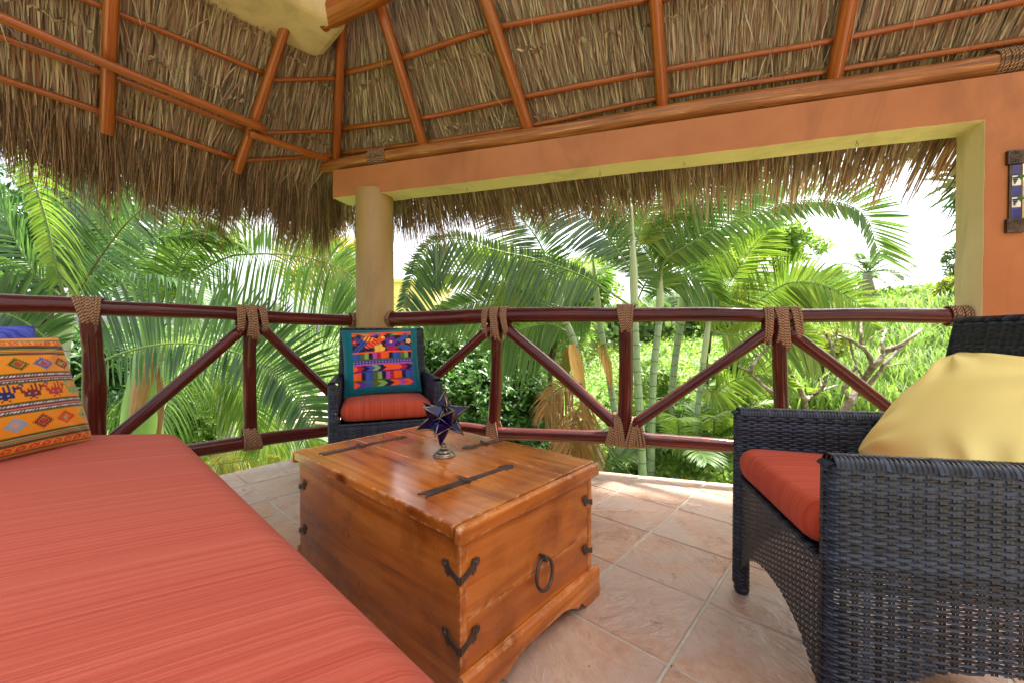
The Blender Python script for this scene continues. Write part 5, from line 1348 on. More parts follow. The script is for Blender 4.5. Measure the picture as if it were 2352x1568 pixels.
def trunk(parent, pts, r, mat, name='trunk', seg=14, n=30, ringed=0.0, freq=7.0):
    C = smooth_path(pts, n); t = np.linspace(0, 1, n); rb = np.interp(t, np.linspace(0, 1, len(r)), r) if not np.isscalar(r) else np.full(n, r)
    v, f_, uv = tube(C, rb, seg); return part(name, v, f_, MT[mat], parent, uv=uv, smooth=True)
def palm(label, base, group=None, name='palm_tree'): return thing(name, label, 'palm', base, group=group)

def leaf_cloud(centers, radii, n, size, g, aspect=0.42, shell=0.55, updir=0.5, squash=1.0):
    """n folded leaves in ellipsoids; returns V,F"""
    k = g.integers(0, len(centers), n); c = np.asarray(centers)[k]; r = np.asarray(radii)[k]
    d = nrm(g.normal(size=(n, 3))); rad = (shell + (1 - shell) * g.random(n)) ** 0.7 * g.uniform(0.8, 1.08, n)
    P = c + d * r * rad[:, None]
    # clumps: pull leaves towards sprig centres
    ax = nrm(d * 0.8 + g.normal(size=(n, 3)) * 0.7 + np.array([0, 0, updir]))
    sd = nrm(np.cross(ax, g.normal(size=(n, 3)))); nn = np.cross(ax, sd)
    s = size * g.uniform(0.6, 1.25, n)[:, None]
    q = [P, P + ax * s * 0.5 + sd * s * aspect * 0.5 + nn * s * 0.06, P + ax * s, P + ax * s * 0.5 - sd * s * aspect * 0.5 + nn * s * 0.06, P + ax * s * 0.5 - nn * s * 0.03]
    V = np.stack(q, 1).reshape(-1, 3); b = np.arange(n)[:, None] * 5
    F = np.vstack([b + np.array([[0, 1, 2, 4]]), b + np.array([[0, 4, 2, 3]])])
    return V, F
def rosettes(centers, radii, n, size, g, per=6, aspect=0.38, shell=0.6):
    """sprigs of leaves radiating from twig tips"""
    k = g.integers(0, len(centers), n); c = np.asarray(centers)[k]; r = np.asarray(radii)[k]
    d = nrm(g.normal(size=(n, 3)) + np.array([0, 0, 0.15])); P = c + d * r * ((shell + (1 - shell) * g.random(n)) ** 0.6 * g.uniform(0.75, 1.08, n))[:, None]
    tip = nrm(d + np.array([0, 0, 0.7]) + 0.4 * g.normal(size=(n, 3)))
    a = nrm(np.cross(tip, g.normal(size=(n, 3)))); b_ = np.cross(tip, a)
    ph_ = (np.arange(per)[None, :] / per * 2 * PI + g.uniform(0, 6, n)[:, None])
    el = g.uniform(0.05, 0.9, (n, per))
    ax = nrm((a[:, None, :] * np.cos(ph_)[..., None] + b_[:, None, :] * np.sin(ph_)[..., None]) * np.cos(el)[..., None] + tip[:, None, :] * np.sin(el)[..., None]).reshape(-1, 3)
    PP = np.repeat(P, per, 0) - np.repeat(tip, per, 0) * (size * g.uniform(0, 0.6, n * per))[:, None]; tt = np.repeat(tip, per, 0)
    sd = nrm(np.cross(ax, tt)); nn = np.cross(sd, ax); s = size * g.uniform(0.65, 1.2, n * per)[:, None]
    q = [PP, PP + ax * s * 0.55 + sd * s * aspect * 0.5 + nn * s * 0.05, PP + ax * s - nn * s * 0.10, PP + ax * s * 0.55 - sd * s * aspect * 0.5 + nn * s * 0.05, PP + ax * s * 0.55 - nn * s * 0.02]
    V = np.stack(q, 1).reshape(-1, 3); b = np.arange(n * per)[:, None] * 5
    return V, np.vstack([b + np.array([[0, 1, 2, 4]]), b + np.array([[0, 4, 2, 3]])])
def lobes(c, r, k, g, sp=0.62):
    c, r = np.asarray(c, float), np.asarray(r, float); d = nrm(g.normal(size=(k, 3)))
    cs_ = c + d * r * g.uniform(0.35, sp + 0.1, (k, 1)); rs = r * g.uniform(0.32, 0.55, (k, 1)); return cs_, rs
def shrub(label, c, r, n, size, mat, seed=0, k=9, name='shrub', cat='shrub', group=None, per=6, stem='bark', aspect=0.38, shell=0.55, trunk_r=0.03):
    g = np.random.default_rng(seed); base = np.array([c[0], c[1], float(gh(c[0], c[1]))])
    t = thing(name, label, cat, base, group=group); cs_, rs = lobes(c, r, k, g)
    V, F = rosettes(cs_, rs, n, size, g, per, aspect, shell); part('foliage', V, F, MT[mat], t)
    top = np.array(c, float); mb = MB()
    v, f_, _ = tube(smooth_path([base - [0, 0, 0.1], base * 0.5 + top * 0.5 + g.normal(0, 0.05, 3), top], 10), np.linspace(trunk_r, trunk_r * 0.5, 10), 8); mb.add(v, f_)
    for q in cs_[:6]:
        v, f_, _ = tube(smooth_path([base * 0.45 + top * 0.55, (top + q) / 2 + g.normal(0, 0.05, 3), q], 8), np.linspace(trunk_r * 0.5, 0.006, 8), 6); mb.add(v, f_)
    v, f_ = mb.get(); part('stem', v, f_, MT[stem], t, smooth=True); return t

# ================================================================== LEFT PALMS
def gbase(p): return np.array([p[0], p[1], float(gh(p[0], p[1]))])
# palm with pale trunk beside the left railing post
p0 = at(152, 690, 3.5); t2_ = palm('tall palm with pale grey trunk nearest the left edge, dark fronds fanning upward', gbase(p0), 'feather palms left of the column')
b0 = gbase(p0); trunk(t2_, [b0 - [0, 0, 0.2], at(142, 980, 3.5), at(140, 830, 3.5), p0], [0.085, 0.06, 0.055, 0.055], 'grey_trunk')
trunk(t2_, [at(140, 800, 3.5), at(146, 740, 3.5), p0 + [0, 0, 0.02]], [0.06, 0.066, 0.04], 'paleshaft', 'crownshaft')
frond(t2_, dpts([(120, 905), (234, 830), (338, 796), (440, 789), (560, 815), (650, 875), (715, 975)], 3.35, 3.1), L=0.66, w=0.034, n=54, mat='palm_dark', facing=CAMV, sides=(0.45, 1.0), vee=0.1, droop=0.10, phi=(-0.1, 0.6), prof=[0.7, 1, 1, 0.85, 0.6], rr=0.012, t0=0.16)
frond(t2_, dpts([(150, 690), (128, 608), (110, 521), (89, 448), (55, 360), (20, 270)], 3.4, 3.1), L=0.50, w=0.038, n=30, mat='palm_lime', facing=CAMV, sides=(1.0, 0.25), vee=0.3, droop=0.45, phi=(-0.55, 0.2), prof=[0.8, 1, 1, 0.9, 0.6], rr=0.012)
frond(t2_, dpts([(160, 700), (187, 660), (218, 610), (281, 524), (345, 465), (420, 400)], 3.5, 3.3), L=0.52, w=0.030, n=44, mat='palm_dark', rmat='rachis_brown', facing=CAMV, vee=0.2, droop=0.12, phi=(0.2, 0.7), rr=0.012)
frond(t2_, dpts([(157, 690), (166, 630), (180, 560), (203, 485), (225, 400)], 3.55, 3.7), L=0.45, w=0.028, n=40, mat='palm_dark', rmat='rachis_brown', facing=CAMV, twist=0.4, vee=0.2, droop=0.12, phi=(0.3, 0.8), rr=0.012)
frond(t2_, dpts([(158, 830), (90, 762), (20, 722), (-70, 705), (-150, 720)], 3.2, 2.9), L=0.46, w=0.032, n=40, mat='palm_dark', facing=CAMV, sides=(1.0, 0.4), vee=0.1, droop=0.2, phi=(0.0, 0.4), rr=0.011)
frond(t2_, dpts([(150, 700), (100, 655), (40, 560), (0, 470), (-60, 400)], 3.6, 3.4), L=0.5, w=0.030, n=40, mat='palm_dark', facing=CAMV, twist=0.3, vee=0.2, droop=0.2, rr=0.012)
frond(t2_, dpts([(160, 690), (230, 655), (330, 640), (430, 660), (500, 720)], 3.8, 4.0), L=0.55, w=0.028, n=44, mat='palm_dark', vee=0.3, droop=0.5, rr=0.011)
rad_fronds(t2_, p0, 3, 1.7, el=(0.5, 1.3), az=(0.2, 3.3), seed=21, L=0.5, w=0.03, n=40, mat=['palm_dark', 'palm_mid'], droop=0.35)
# thick green crownshaft palm behind the brace
p1_ = at(345, 800, 4.7); t1_ = palm('stout palm with bright green crownshaft and peeling brown sheath behind the left railing', gbase(p1_), 'feather palms left of the column')
b1 = gbase(p1_)
trunk(t1_, [b1 - [0, 0, 0.2], at(322, 1130, 4.7), at(325, 1000, 4.7)], [0.20, 0.19, 0.185], 'grey_trunk')
trunk(t1_, [at(325, 1040, 4.7), at(328, 940, 4.7), at(338, 850, 4.7), at(344, 780, 4.7), at(348, 700, 4.7)], [0.20, 0.185, 0.15, 0.10, 0.05], 'shaft', 'crownshaft')
def peel(parent, pts, w0, Y, mat='sheath', curl=0.03, seed=0):
    P = np.array([at(x, y, Y) for x, y in pts]); C = smooth_path(P, 14); g = np.random.default_rng(seed); V = []; n = 7
    for k, c in enumerate(C):
        t = k / 13; ww = w0 * math.sin(PI * min(1, 0.15 + t * 0.95)) + 0.01
        for j in range(n):
            u = j / (n - 1) - 0.5; V.append(c + np.array([u * ww, -curl * 4 * u * u * (1 if j % 2 else 0.9), 0]) + g.normal(0, 0.003, 3))
    F = np.array([(k * n + j, k * n + j + 1, (k + 1) * n + j + 1, (k + 1) * n + j) for k in range(13) for j in range(n - 1)])
    V = np.array(V); T_ = np.zeros((len(V), 2)); T_[:, 0] = np.repeat(np.linspace(0, 1, 14), n); T_[:, 1] = np.tile(np.linspace(0, 1, n), 14)
    return part('sheath', V, F, MT[mat], parent, uv=T_, smooth=True)
peel(t1_, [(358, 810), (330, 850), (310, 910), (300, 960), (292, 1010)], 0.20, 4.48, curl=-0.05, seed=1)
peel(t1_, [(362, 815), (372, 880), (374, 950), (366, 1010), (352, 1060)], 0.07, 4.52, seed=2)
frond(t1_, dpts([(350, 760), (420, 660), (510, 596), (585, 584), (665, 587), (743, 602), (813, 640), (850, 720)], 4.8, 4.5), L=0.80, w=0.036, n=60, mat='palm_mid', facing=CAMV, sides=(1.0, 0.7), vee=0.1, droop=0.35, phi=(-0.2, 0.5), prof=[0.8, 1, 1, 0.9, 0.6], rr=0.014)
frond(t1_, dpts([(350, 760), (400, 620), (470, 500), (560, 420), (660, 380)], 4.8, 4.6), L=0.7, w=0.03, n=56, mat='palm_lime', facing=CAMV, vee=0.2, droop=0.4, phi=(0.3, 0.8), rr=0.014)
frond(t1_, dpts([(346, 760), (352, 640), (375, 520), (420, 400), (480, 320)], 4.8, 4.9), L=0.7, w=0.03, n=56, mat='palm_mid', facing=CAMV, vee=0.2, droop=0.3, phi=(0.3, 0.9), rr=0.014)
frond(t1_, dpts([(346, 770), (300, 640), (260, 540), (190, 450), (100, 400)], 4.9, 5.1), L=0.7, w=0.03, n=50, mat='palm_mid', facing=CAMV, vee=0.2, droop=0.35, rr=0.014)
frond(t1_, dpts([(350, 780), (430, 700), (520, 690), (600, 730), (650, 800)], 5.0, 5.2), L=0.65, w=0.03, n=50, mat='palm_mid', vee=0.2, droop=0.5, rr=0.013)
rad_fronds(t1_, at(348, 730, 4.75), 3, 2.4, el=(0.6, 1.3), az=(0, 2 * PI), seed=5, L=0.65, w=0.03, n=50, mat=['palm_mid', 'palm_lime', 'palm_dark'], droop=0.45)
# coconut palm further down the slope
p3 = at(500, 770, 7.2); t3_ = palm('pale green coconut palm with drooping fronds below the left railing', gbase(p3), 'feather palms left of the column')
trunk(t3_, [gbase(p3) - [0, 0, 0.2], gbase(p3) * 0.5 + p3 * 0.5 + [0.15, 0, 0], p3], [0.16, 0.13, 0.12], 'grey_trunk')
rad_fronds(t3_, p3, 8, 2.4, el=(-0.35, 0.25), seed=8, sag=0.65, L=0.62, w=0.032, n=54, mat=['palm_mid', 'palm_lime', 'palm_mid'], droop=0.75, vee=0.05)
frond(t3_, dpts([(500, 790), (560, 820), (640, 850), (700, 900), (730, 960)], 6.4, 5.8), L=0.7, w=0.03, n=56, mat='palm_mid', facing=CAMV, sides=(1, 0.5), droop=0.5, phi=(0, 0.6), rr=0.014)
frond(t3_, dpts([(440, 830), (480, 850), (540, 880), (580, 940), (600, 1000)], 6.4, 6.0), L=0.65, w=0.03, n=56, mat='palm_lime', facing=CAMV, droop=0.5, rr=0.014)
# golden palm low on the slope
p4 = at(500, 1105, 7.6); t4_ = palm('low golden green palm seen below the left bottom rail', gbase(p4), 'feather palms left of the column')
trunk(t4_, [gbase(p4) - [0, 0, 0.2], p4], [0.15, 0.12], 'grey_trunk')
rad_fronds(t4_, p4, 14, 2.2, el=(0.2, 1.1), seed=14, sag=0.5, L=0.6, w=0.03, n=50, mat=['palm_gold', 'palm_lime', 'palm_lime'], droop=0.5)
frond(t4_, dpts([(520, 1090), (570, 1040), (640, 1012), (710, 1005), (765, 1022)], 7.0, 6.6), L=0.5, w=0.028, n=60, mat='palm_lime', facing=CAMV, droop=0.6, sides=(1, 0.4), rr=0.012)
frond(t4_, dpts([(470, 1070), (540, 1060), (620, 1050), (690, 1070)], 6.4, 6.2), L=0.45, w=0.026, n=60, mat='palm_gold', facing=CAMV, droop=0.6, sides=(1, 0.4), rr=0.012)
# golden fronds high behind the column
p5 = at(640, 690, 8.0); t5_ = palm('tall palm with golden frond tips just left of the column', gbase(p5), 'feather palms left of the column')
trunk(t5_, [gbase(p5) - [0, 0, 0.2], gbase(p5) * 0.5 + p5 * 0.5 + [-0.2, 0, 0], p5], [0.18, 0.13, 0.11], 'grey_trunk')
frond(t5_, dpts([(640, 690), (690, 620), (740, 590), (790, 580), (835, 600)], 7.8, 7.2), L=0.75, w=0.036, n=56, mat='palm_gold', facing=CAMV, droop=0.4, rr=0.014)
frond(t5_, dpts([(640, 700), (690, 650), (750, 628), (800, 640), (840, 690)], 7.8, 7.2), L=0.7, w=0.036, n=56, mat='palm_lime', facing=CAMV, droop=0.5, rr=0.014)
frond(t5_, dpts([(640, 680), (680, 570), (730, 510), (800, 490)], 7.8, 7.4), L=0.75, w=0.036, n=56, mat='palm_gold', facing=CAMV, droop=0.4, rr=0.014)

# ================================================================== RIGHT ARECA CLUMP
GA = 'areca palms in the clump beyond the right railing'
def areca(label, pts, Y, r, crown=None, shaft=None, n=30):
    P = dpts(pts, Y); b = gbase(P[0]); t = palm(label, b, GA, 'areca_palm')
    trunk(t, [b - [0, 0, 0.15]] + P, [r * 1.15, r, r * 0.95, r * 0.9], 'areca')
    if shaft is not None: trunk(t, dpts(shaft, Y), [r * 0.95, r * 1.05, r * 0.6, r * 0.28], 'paleshaft', 'crownshaft')
    return t
a1_ = areca('leaning areca palm with brown hanging sheath, leftmost of the right clump', [(1377, 1070), (1358, 989), (1343, 941), (1322, 800), (1294, 730)], 4.6, 0.046, shaft=[(1300, 745), (1287, 690), (1278, 640), (1272, 590)])
a2_ = areca('thin areca palm with golden sheath just left of the middle railing post', [(1420, 1010), (1401, 880), (1387, 796), (1376, 735)], 5.2, 0.040, shaft=[(1378, 745), (1372, 690), (1366, 640), (1362, 600)])
a3_ = areca('tallest straight areca palm right beside the middle railing post', [(1476, 1095), (1470, 960), (1461, 800), (1456, 690)], 4.4, 0.043, shaft=[(1457, 700), (1455, 620), (1453, 560), (1450, 470)])
a4_ = areca('pale ringed areca palm second to the right of the middle post', [(1495, 1095), (1500, 875), (1515, 730)], 4.7, 0.043, shaft=[(1514, 740), (1516, 690), (1517, 640), (1518, 560)])
a5_ = areca('shaded green areca palm third to the right of the middle post', [(1531, 1096), (1548, 850), (1566, 735)], 5.6, 0.050, shaft=[(1565, 745), (1570, 690), (1574, 640), (1578, 590)])
a6_ = areca('short young areca palm nearest the armchair in the right clump', [(1583, 1100), (1600, 960), (1616, 830)], 5.2, 0.038, shaft=[(1615, 835), (1622, 780), (1630, 730), (1640, 690)])
FK = dict(facing=CAMV, rr=0.011)
frond(a3_, dpts([(1446, 702), (1371, 652), (1308, 622), (1221, 593), (1143, 577), (1050, 548), (985, 566), (945, 640), (925, 715)], 4.3, 3.9), L=0.56, w=0.032, n=66, mat='palm_dark', sides=(0.22, 1.0), vee=0.1, droop=0.10, phi=(0.1, 0.7), prof=[0.6, 1, 1, 0.85, 0.75], **FK)
frond(a1_, dpts([(1285, 705), (1238, 689), (1186, 663), (1118, 637), (1028, 624), (960, 640)], 4.5, 4.0), L=0.58, w=0.032, n=56, mat='palm_lime', sides=(1.0, 0.5), vee=0.15, droop=0.12, phi=(0.3, 0.7), **FK)
frond(a1_, dpts([(1288, 715), (1209, 686), (1152, 687), (1092, 695), (1040, 712), (980, 740)], 4.4, 4.1), L=0.52, w=0.030, n=50, mat='palm_mid', sides=(0.5, 1.0), vee=0.1, droop=0.10, phi=(0.5, 0.9), **FK)
frond(a3_, dpts([(1452, 625), (1392, 541), (1346, 500), (1290, 450), (1220, 410)], 4.4, 4.2), L=0.55, w=0.030, n=54, mat='palm_dark', vee=0.2, droop=0.15, phi=(0.3, 0.8), **FK)
frond(a4_, dpts([(1515, 701), (1516, 640), (1500, 600), (1475, 564), (1440, 500), (1410, 430)], 4.7, 4.6), L=0.55, w=0.028, n=54, mat='palm_mid', vee=0.2, droop=0.12, phi=(0.3, 0.8), **FK)
frond(a4_, dpts([(1516, 640), (1530, 595), (1579, 564), (1641, 527), (1750, 483), (1823, 463), (1913, 463), (1986, 496), (2020, 590)], 4.6, 4.2), L=0.62, w=0.034, n=74, mat='palm_mid', sides=(0.45, 1.0), vee=0.15, droop=0.08, phi=(0.2, 0.7), prof=[0.7, 1, 1, 0.85, 0.6], **FK)
frond(a5_, dpts([(1570, 690), (1620, 700), (1713, 702), (1780, 665), (1822, 648), (1890, 655), (1968, 696), (2010, 760)], 5.4, 4.9), L=0.62, w=0.034, n=64, mat='palm_lime', sides=(1.0, 0.8), vee=0.1, droop=0.15, phi=(0.2, 0.7), **FK)
frond(a5_, dpts([(1572, 680), (1620, 700), (1662, 668), (1715, 587), (1760, 530)], 5.5, 5.2), L=0.60, w=0.030, n=56, mat='palm_lime', vee=0.15, droop=0.12, phi=(0.4, 0.8), **FK)
frond(a6_, dpts([(1630, 760), (1690, 770), (1760, 750), (1830, 770), (1880, 830)], 5.2, 4.9), L=0.60, w=0.030, n=54, mat='palm_lime', sides=(1.0, 0.6), droop=0.25, **FK)
frond(a6_, dpts([(1612, 870), (1640, 900), (1690, 870), (1760, 860), (1820, 890)], 5.2, 4.9), L=0.36, w=0.028, n=40, mat='palm_lime', droop=0.15, **FK)
frond(a6_, dpts([(1600, 1090), (1640, 1060), (1680, 1030), (1740, 990), (1790, 970)], 4.9, 4.7), L=0.30, w=0.028, n=34, mat='palm_mid', droop=0.12, **FK)
frond(a2_, dpts([(1372, 690), (1330, 660), (1290, 640), (1230, 650), (1190, 700)], 5.4, 5.2), L=0.50, w=0.026, n=50, mat='palm_lime', droop=0.3, **FK)
frond(a2_, dpts([(1376, 720), (1330, 735), (1270, 735), (1210, 760), (1170, 810)], 5.3, 5.1), L=0.55, w=0.026, n=54, mat='palm_mid', droop=0.45, sides=(1.0, 0.6), **FK)
frond(a1_, dpts([(1300, 760), (1260, 745), (1190, 760), (1130, 800)], 4.5, 4.4), L=0.48, w=0.024, n=50, mat='palm_mid', droop=0.6, **FK)
frond(a1_, dpts([(1285, 700), (1240, 560), (1170, 480), (1080, 430)], 4.6, 4.5), L=0.55, w=0.030, n=54, mat='palm_dark', droop=0.15, **FK)
frond(a4_, dpts([(1517, 620), (1570, 520), (1640, 430), (1720, 370)], 4.8, 4.6), L=0.6, w=0.030, n=56, mat='palm_mid', droop=0.12, phi=(0.4, 0.9), **FK)
frond(a3_, dpts([(1452, 600), (1480, 500), (1530, 420), (1590, 350)], 4.5, 4.7), L=0.55, w=0.030, n=56, mat='palm_lime', droop=0.12, phi=(0.4, 0.9), **FK)
frond(a5_, dpts([(1575, 660), (1630, 560), (1690, 480), (1770, 420)], 5.7, 5.9), L=0.6, w=0.030, n=56, mat='palm_lime', droop=0.15, phi=(0.4, 0.9), **FK)
frond(a3_, dpts([(1460, 700), (1490, 640), (1530, 620), (1600, 640), (1650, 690)], 4.9, 5.1), L=0.5, w=0.028, n=50, mat='palm_mid', droop=0.4, **FK)
for k_, (ar_, cpx, Y_) in enumerate(((a1_, (1280, 650), 4.7), (a2_, (1366, 650), 5.3), (a3_, (1453, 590), 4.5), (a4_, (1517, 630), 4.8), (a5_, (1574, 650), 5.7), (a6_, (1630, 750), 5.3))):
    rad_fronds(ar_, at(*cpx, Y_), 2, 1.7, el=(0.5, 1.25), az=(0.1, PI - 0.1), seed=30 + k_, L=0.5, w=0.028, n=46, mat=['palm_mid', 'palm_lime', 'palm_dark'], droop=0.3)
# low suckers round the clump
for k_, (px, py, Y_) in enumerate(((1330, 1090, 5.2), (1450, 1105, 5.6), (1560, 1115, 5.2), (1640, 1100, 5.6), (1250, 1080, 5.6), (1700, 1060, 6.2))):
    c_ = gbase(at(px, py, Y_)); sk = palm('low areca sucker at the foot of the right clump, number %s from the left' % ['second', 'third', 'fourth', 'fifth', 'first', 'sixth'][k_], c_, 'areca suckers at the clump foot', 'palm_sucker')
    rad_fronds(sk, c_ + [0, 0, 0.1], 7, 1.25, el=(0.6, 1.35), seed=60 + k_, sag=0.4, L=0.34, w=0.024, n=34, mat=['palm_mid', 'palm_lime'], droop=0.3)
# dead hanging fronds and sheaths
frond(a1_, dpts([(1345, 905), (1320, 960), (1310, 1010), (1330, 1080)], 4.4, 4.3), L=0.42, w=0.022, n=34, mat='dead_leaf', rmat='rachis_brown', droop=0.9, sides=(1, 0.8), jit=0.25, facing=CAMV, name='dead_frond')
frond(a1_, dpts([(1350, 900), (1340, 960), (1330, 1030), (1350, 1100)], 4.45, 4.5), L=0.40, w=0.024, n=30, mat='dead_leaf', rmat='rachis_brown', droop=1.0, jit=0.25, facing=CAMV, name='dead_frond')
frond(a1_, dpts([(1340, 880), (1300, 885), (1270, 905), (1250, 950)], 4.5, 4.4), L=0.30, w=0.020, n=36, mat='dead_leaf', rmat='rachis_brown', droop=0.8, jit=0.2, facing=CAMV, name='dead_frond')
peel(a1_, [(1312, 790), (1322, 830), (1332, 880), (1345, 940)], 0.13, 4.5, 'gold_sheath', 0.03, 3)
peel(a1_, [(1300, 800), (1298, 840), (1300, 880), (1312, 900)], 0.09, 4.7, 'dead_leaf', 0.03, 4)
peel(a2_, [(1378, 790), (1388, 820), (1398, 860), (1404, 910)], 0.12, 5.1, 'gold_sheath', 0.03, 5)
# fruit sprays
g = np.random.default_rng(77)
for (x0, y0) in ((1330, 790), (1385, 790), (1300, 830)):
    mb = MB()
    for q in range(26):
        p = at(x0, y0, 4.6); e = p + np.array([g.normal(0, 0.16), g.normal(0, 0.12), -abs(g.normal(0.22, 0.12))])
        C = smooth_path([p, (p + e) / 2 + [0, 0, 0.06], e], 7); v, f_, _ = tube(C, 0.0025, 4); mb.add(v, f_)
        for b_ in range(7):
            c_ = C[2 + b_ % 5] + g.normal(0, 0.02, 3); v, f_ = lathe([(0.0005, -0.006), (0.006, 0), (0.0005, 0.006)], c_, 5); mb.add(v, f_)
    v, f_ = mb.get(); part('fruit_spray', v, f_, MT['yellow_leaf'], a1_ if x0 != 1385 else a2_)
# dark fan leaf at the top right of the opening
pf = at(2245, 455, 4.2); fp = palm('dark fan palm leaf hanging at the upper right of the opening', gbase(pf), None, 'fan_palm')
trunk(fp, [gbase(pf), gbase(pf) * 0.5 + pf * 0.5 + [0.2, 0, 0], pf + [0.05, 0.05, 0]], [0.10, 0.08, 0.06], 'bark')
for sd_, (ox, oy) in enumerate(((2240, 425), (2275, 490), (2230, 400))):
    c_ = at(ox, oy, 4.1); V = []; F = []
    for k in range(22):
        a_ = math.radians(150 + k * 7.2); d_ = np.array([math.cos(a_), 0.25 * math.sin(k), math.sin(a_)]); ln_ = 0.52 * (0.8 + 0.2 * math.sin(k * 2.1)); s_ = np.array([-d_[2], 0, d_[0]])
        b0_ = len(V)
        for q, wq in ((0, 0.006), (0.35, 0.034), (0.7, 0.026), (1, 0.002)):
            p = c_ + d_ * ln_ * q - np.array([0, 0, 0.10 * q * q]); V += [p - s_ * wq / 2, p + s_ * wq / 2 + np.array([0, 0.008, 0])]
        for q in range(3): F.append((b0_ + q * 2, b0_ + q * 2 + 1, b0_ + q * 2 + 3, b0_ + q * 2 + 2))
    part('fan_leaf', V, F, MT['palm_dark'], fp)
# far coconut palm on the hill
pk = at(1993, 628, 24.0); fk = palm('distant coconut palm with dry skirt on the hill against the sky', gbase(pk), None)
trunk(fk, [gbase(pk) - [0, 0, 0.2], pk], [0.26, 0.22], 'grey_trunk')
rad_fronds(fk, pk, 16, 2.3, el=(0.1, 1.35), seed=91, sag=0.45, L=0.55, w=0.06, n=26, mat=['far_leaf', 'palm_mid'], droop=0.4, rr=0.03)
rad_fronds(fk, pk - [0, 0, 0.1], 9, 1.6, el=(-1.2, -0.3), seed=92, sag=0.6, L=0.4, w=0.06, n=18, mat='dry_leaf', droop=0.9, rr=0.03, name='dry_frond')

# ================================================================== SHRUBS AND TREES
def dc(x, y, Y): return at(x, y, Y)
def px(w, Y): return w * Y / FP
shrub('dense glossy shrub right behind the far armchair and first railing post', dc(1140, 915, 6.0), (px(150, 6), 0.8, px(165, 6)), 2300, 0.115, 'shrub', 1, 14)
shrub('broad bright shrub between the column and the first railing post', dc(1010, 850, 6.8), (px(150, 6.8), 0.9, px(130, 6.8)), 2000, 0.12, 'shrub', 2, 12)
shrub('dark leafy shrub low in the gap under the bottom rail', dc(1210, 1045, 5.6), (px(140, 5.6), 0.6, px(75, 5.6)), 1200, 0.10, 'shrub', 3, 10)
shrub('light green tree crown behind the leaning areca palm', dc(1265, 690, 8.2), (px(170, 8.2), 1.2, px(115, 8.2)), 1900, 0.16, 'lime_leaf', 4, 12, name='broadleaf_tree', cat='tree', trunk_r=0.07)
shrub('airy tree crown against the white sky right of the palms', dc(1800, 545, 10.0), (px(120, 10), 1.0, px(62, 10)), 420, 0.17, 'lime_leaf', 5, 12, name='broadleaf_tree', cat='tree', per=7, trunk_r=0.05)
shrub('trailing leafy tree behind the right palms', dc(1690, 620, 9.0), (px(95, 9), 0.9, px(85, 9)), 800, 0.15, 'lime_leaf', 6, 9, name='broadleaf_tree', cat='tree', trunk_r=0.06)
shrub('feathery yellow green shrub in front of the white roofed house', dc(1630, 690, 6.6), (px(85, 6.6), 0.5, px(48, 6.6)), 900, 0.06, 'yellow_leaf', 7, 12, per=9, aspect=0.3)
shrub('small yellow green shrub behind the third railing post', dc(1885, 800, 6.6), (px(95, 6.6), 0.5, px(60, 6.6)), 900, 0.06, 'yellow_leaf', 8, 12, per=9, aspect=0.3)
shrub('bushy green ground shrub below the right brace', dc(1690, 985, 6.2), (px(150, 6.2), 0.8, px(95, 6.2)), 1700, 0.085, 'lime_leaf', 9, 14)
shrub('low bright shrub behind the areca trunks', dc(1500, 960, 7.0), (px(170, 7), 0.8, px(140, 7)), 2000, 0.10, 'lime_leaf', 10, 14)
shrub('leafy bush on the slope left of the yellow pillow', dc(1870, 950, 6.4), (px(150, 6.4), 0.8, px(70, 6.4)), 1500, 0.085, 'lime_leaf', 11, 14)
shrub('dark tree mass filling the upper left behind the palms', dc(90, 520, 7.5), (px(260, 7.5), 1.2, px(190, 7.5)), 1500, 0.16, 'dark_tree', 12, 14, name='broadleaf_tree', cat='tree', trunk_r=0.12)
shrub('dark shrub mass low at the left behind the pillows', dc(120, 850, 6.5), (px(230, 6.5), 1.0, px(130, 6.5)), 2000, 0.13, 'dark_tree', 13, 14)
shrub('green shrub below the stout palm crown', dc(400, 950, 8.0), (px(170, 8), 1.0, px(120, 8)), 1500, 0.13, 'lime_leaf', 15, 12)
shrub('round green bush beside the flat roofed house', dc(735, 935, 24), (px(60, 24), 1.4, px(38, 24)), 900, 0.22, 'far_leaf', 16, 9)
shrub('sunlit shrub on the crest right of the distant palm', dc(2140, 690, 19), (px(95, 19), 1.5, px(34, 19)), 1600, 0.20, 'lime_leaf', 17, 14)
shrub('yellow leaved shrub on the crest beside the wall', dc(2185, 668, 14), (px(40, 14), 0.6, px(36, 14)), 420, 0.14, 'yellow_leaf', 18, 8)
shrub('small tree on the crest at the wall edge', dc(2195, 600, 21), (px(30, 21), 0.6, px(55, 21)), 260, 0.22, 'far_leaf', 19, 8, name='broadleaf_tree', cat='tree')
shrub('dark clump on the slope just under the right brace', dc(1775, 915, 7.6), (px(70, 7.6), 0.5, px(50, 7.6)), 600, 0.11, 'shrub', 31, 8)
shrub('dark clump on the slope behind the bare forked tree', dc(2010, 850, 8.6), (px(75, 8.6), 0.5, px(45, 8.6)), 600, 0.12, 'shrub', 32, 8)
shrub('small dark clump high on the grassy slope near the wall', dc(2120, 770, 10.5), (px(60, 10.5), 0.5, px(34, 10.5)), 420, 0.13, 'shrub', 33, 8)
shrub('shaded clump behind the bare tree left of the third post', dc(1700, 860, 8.4), (px(80, 8.4), 0.5, px(50, 8.4)), 600, 0.12, 'shrub', 34, 8)
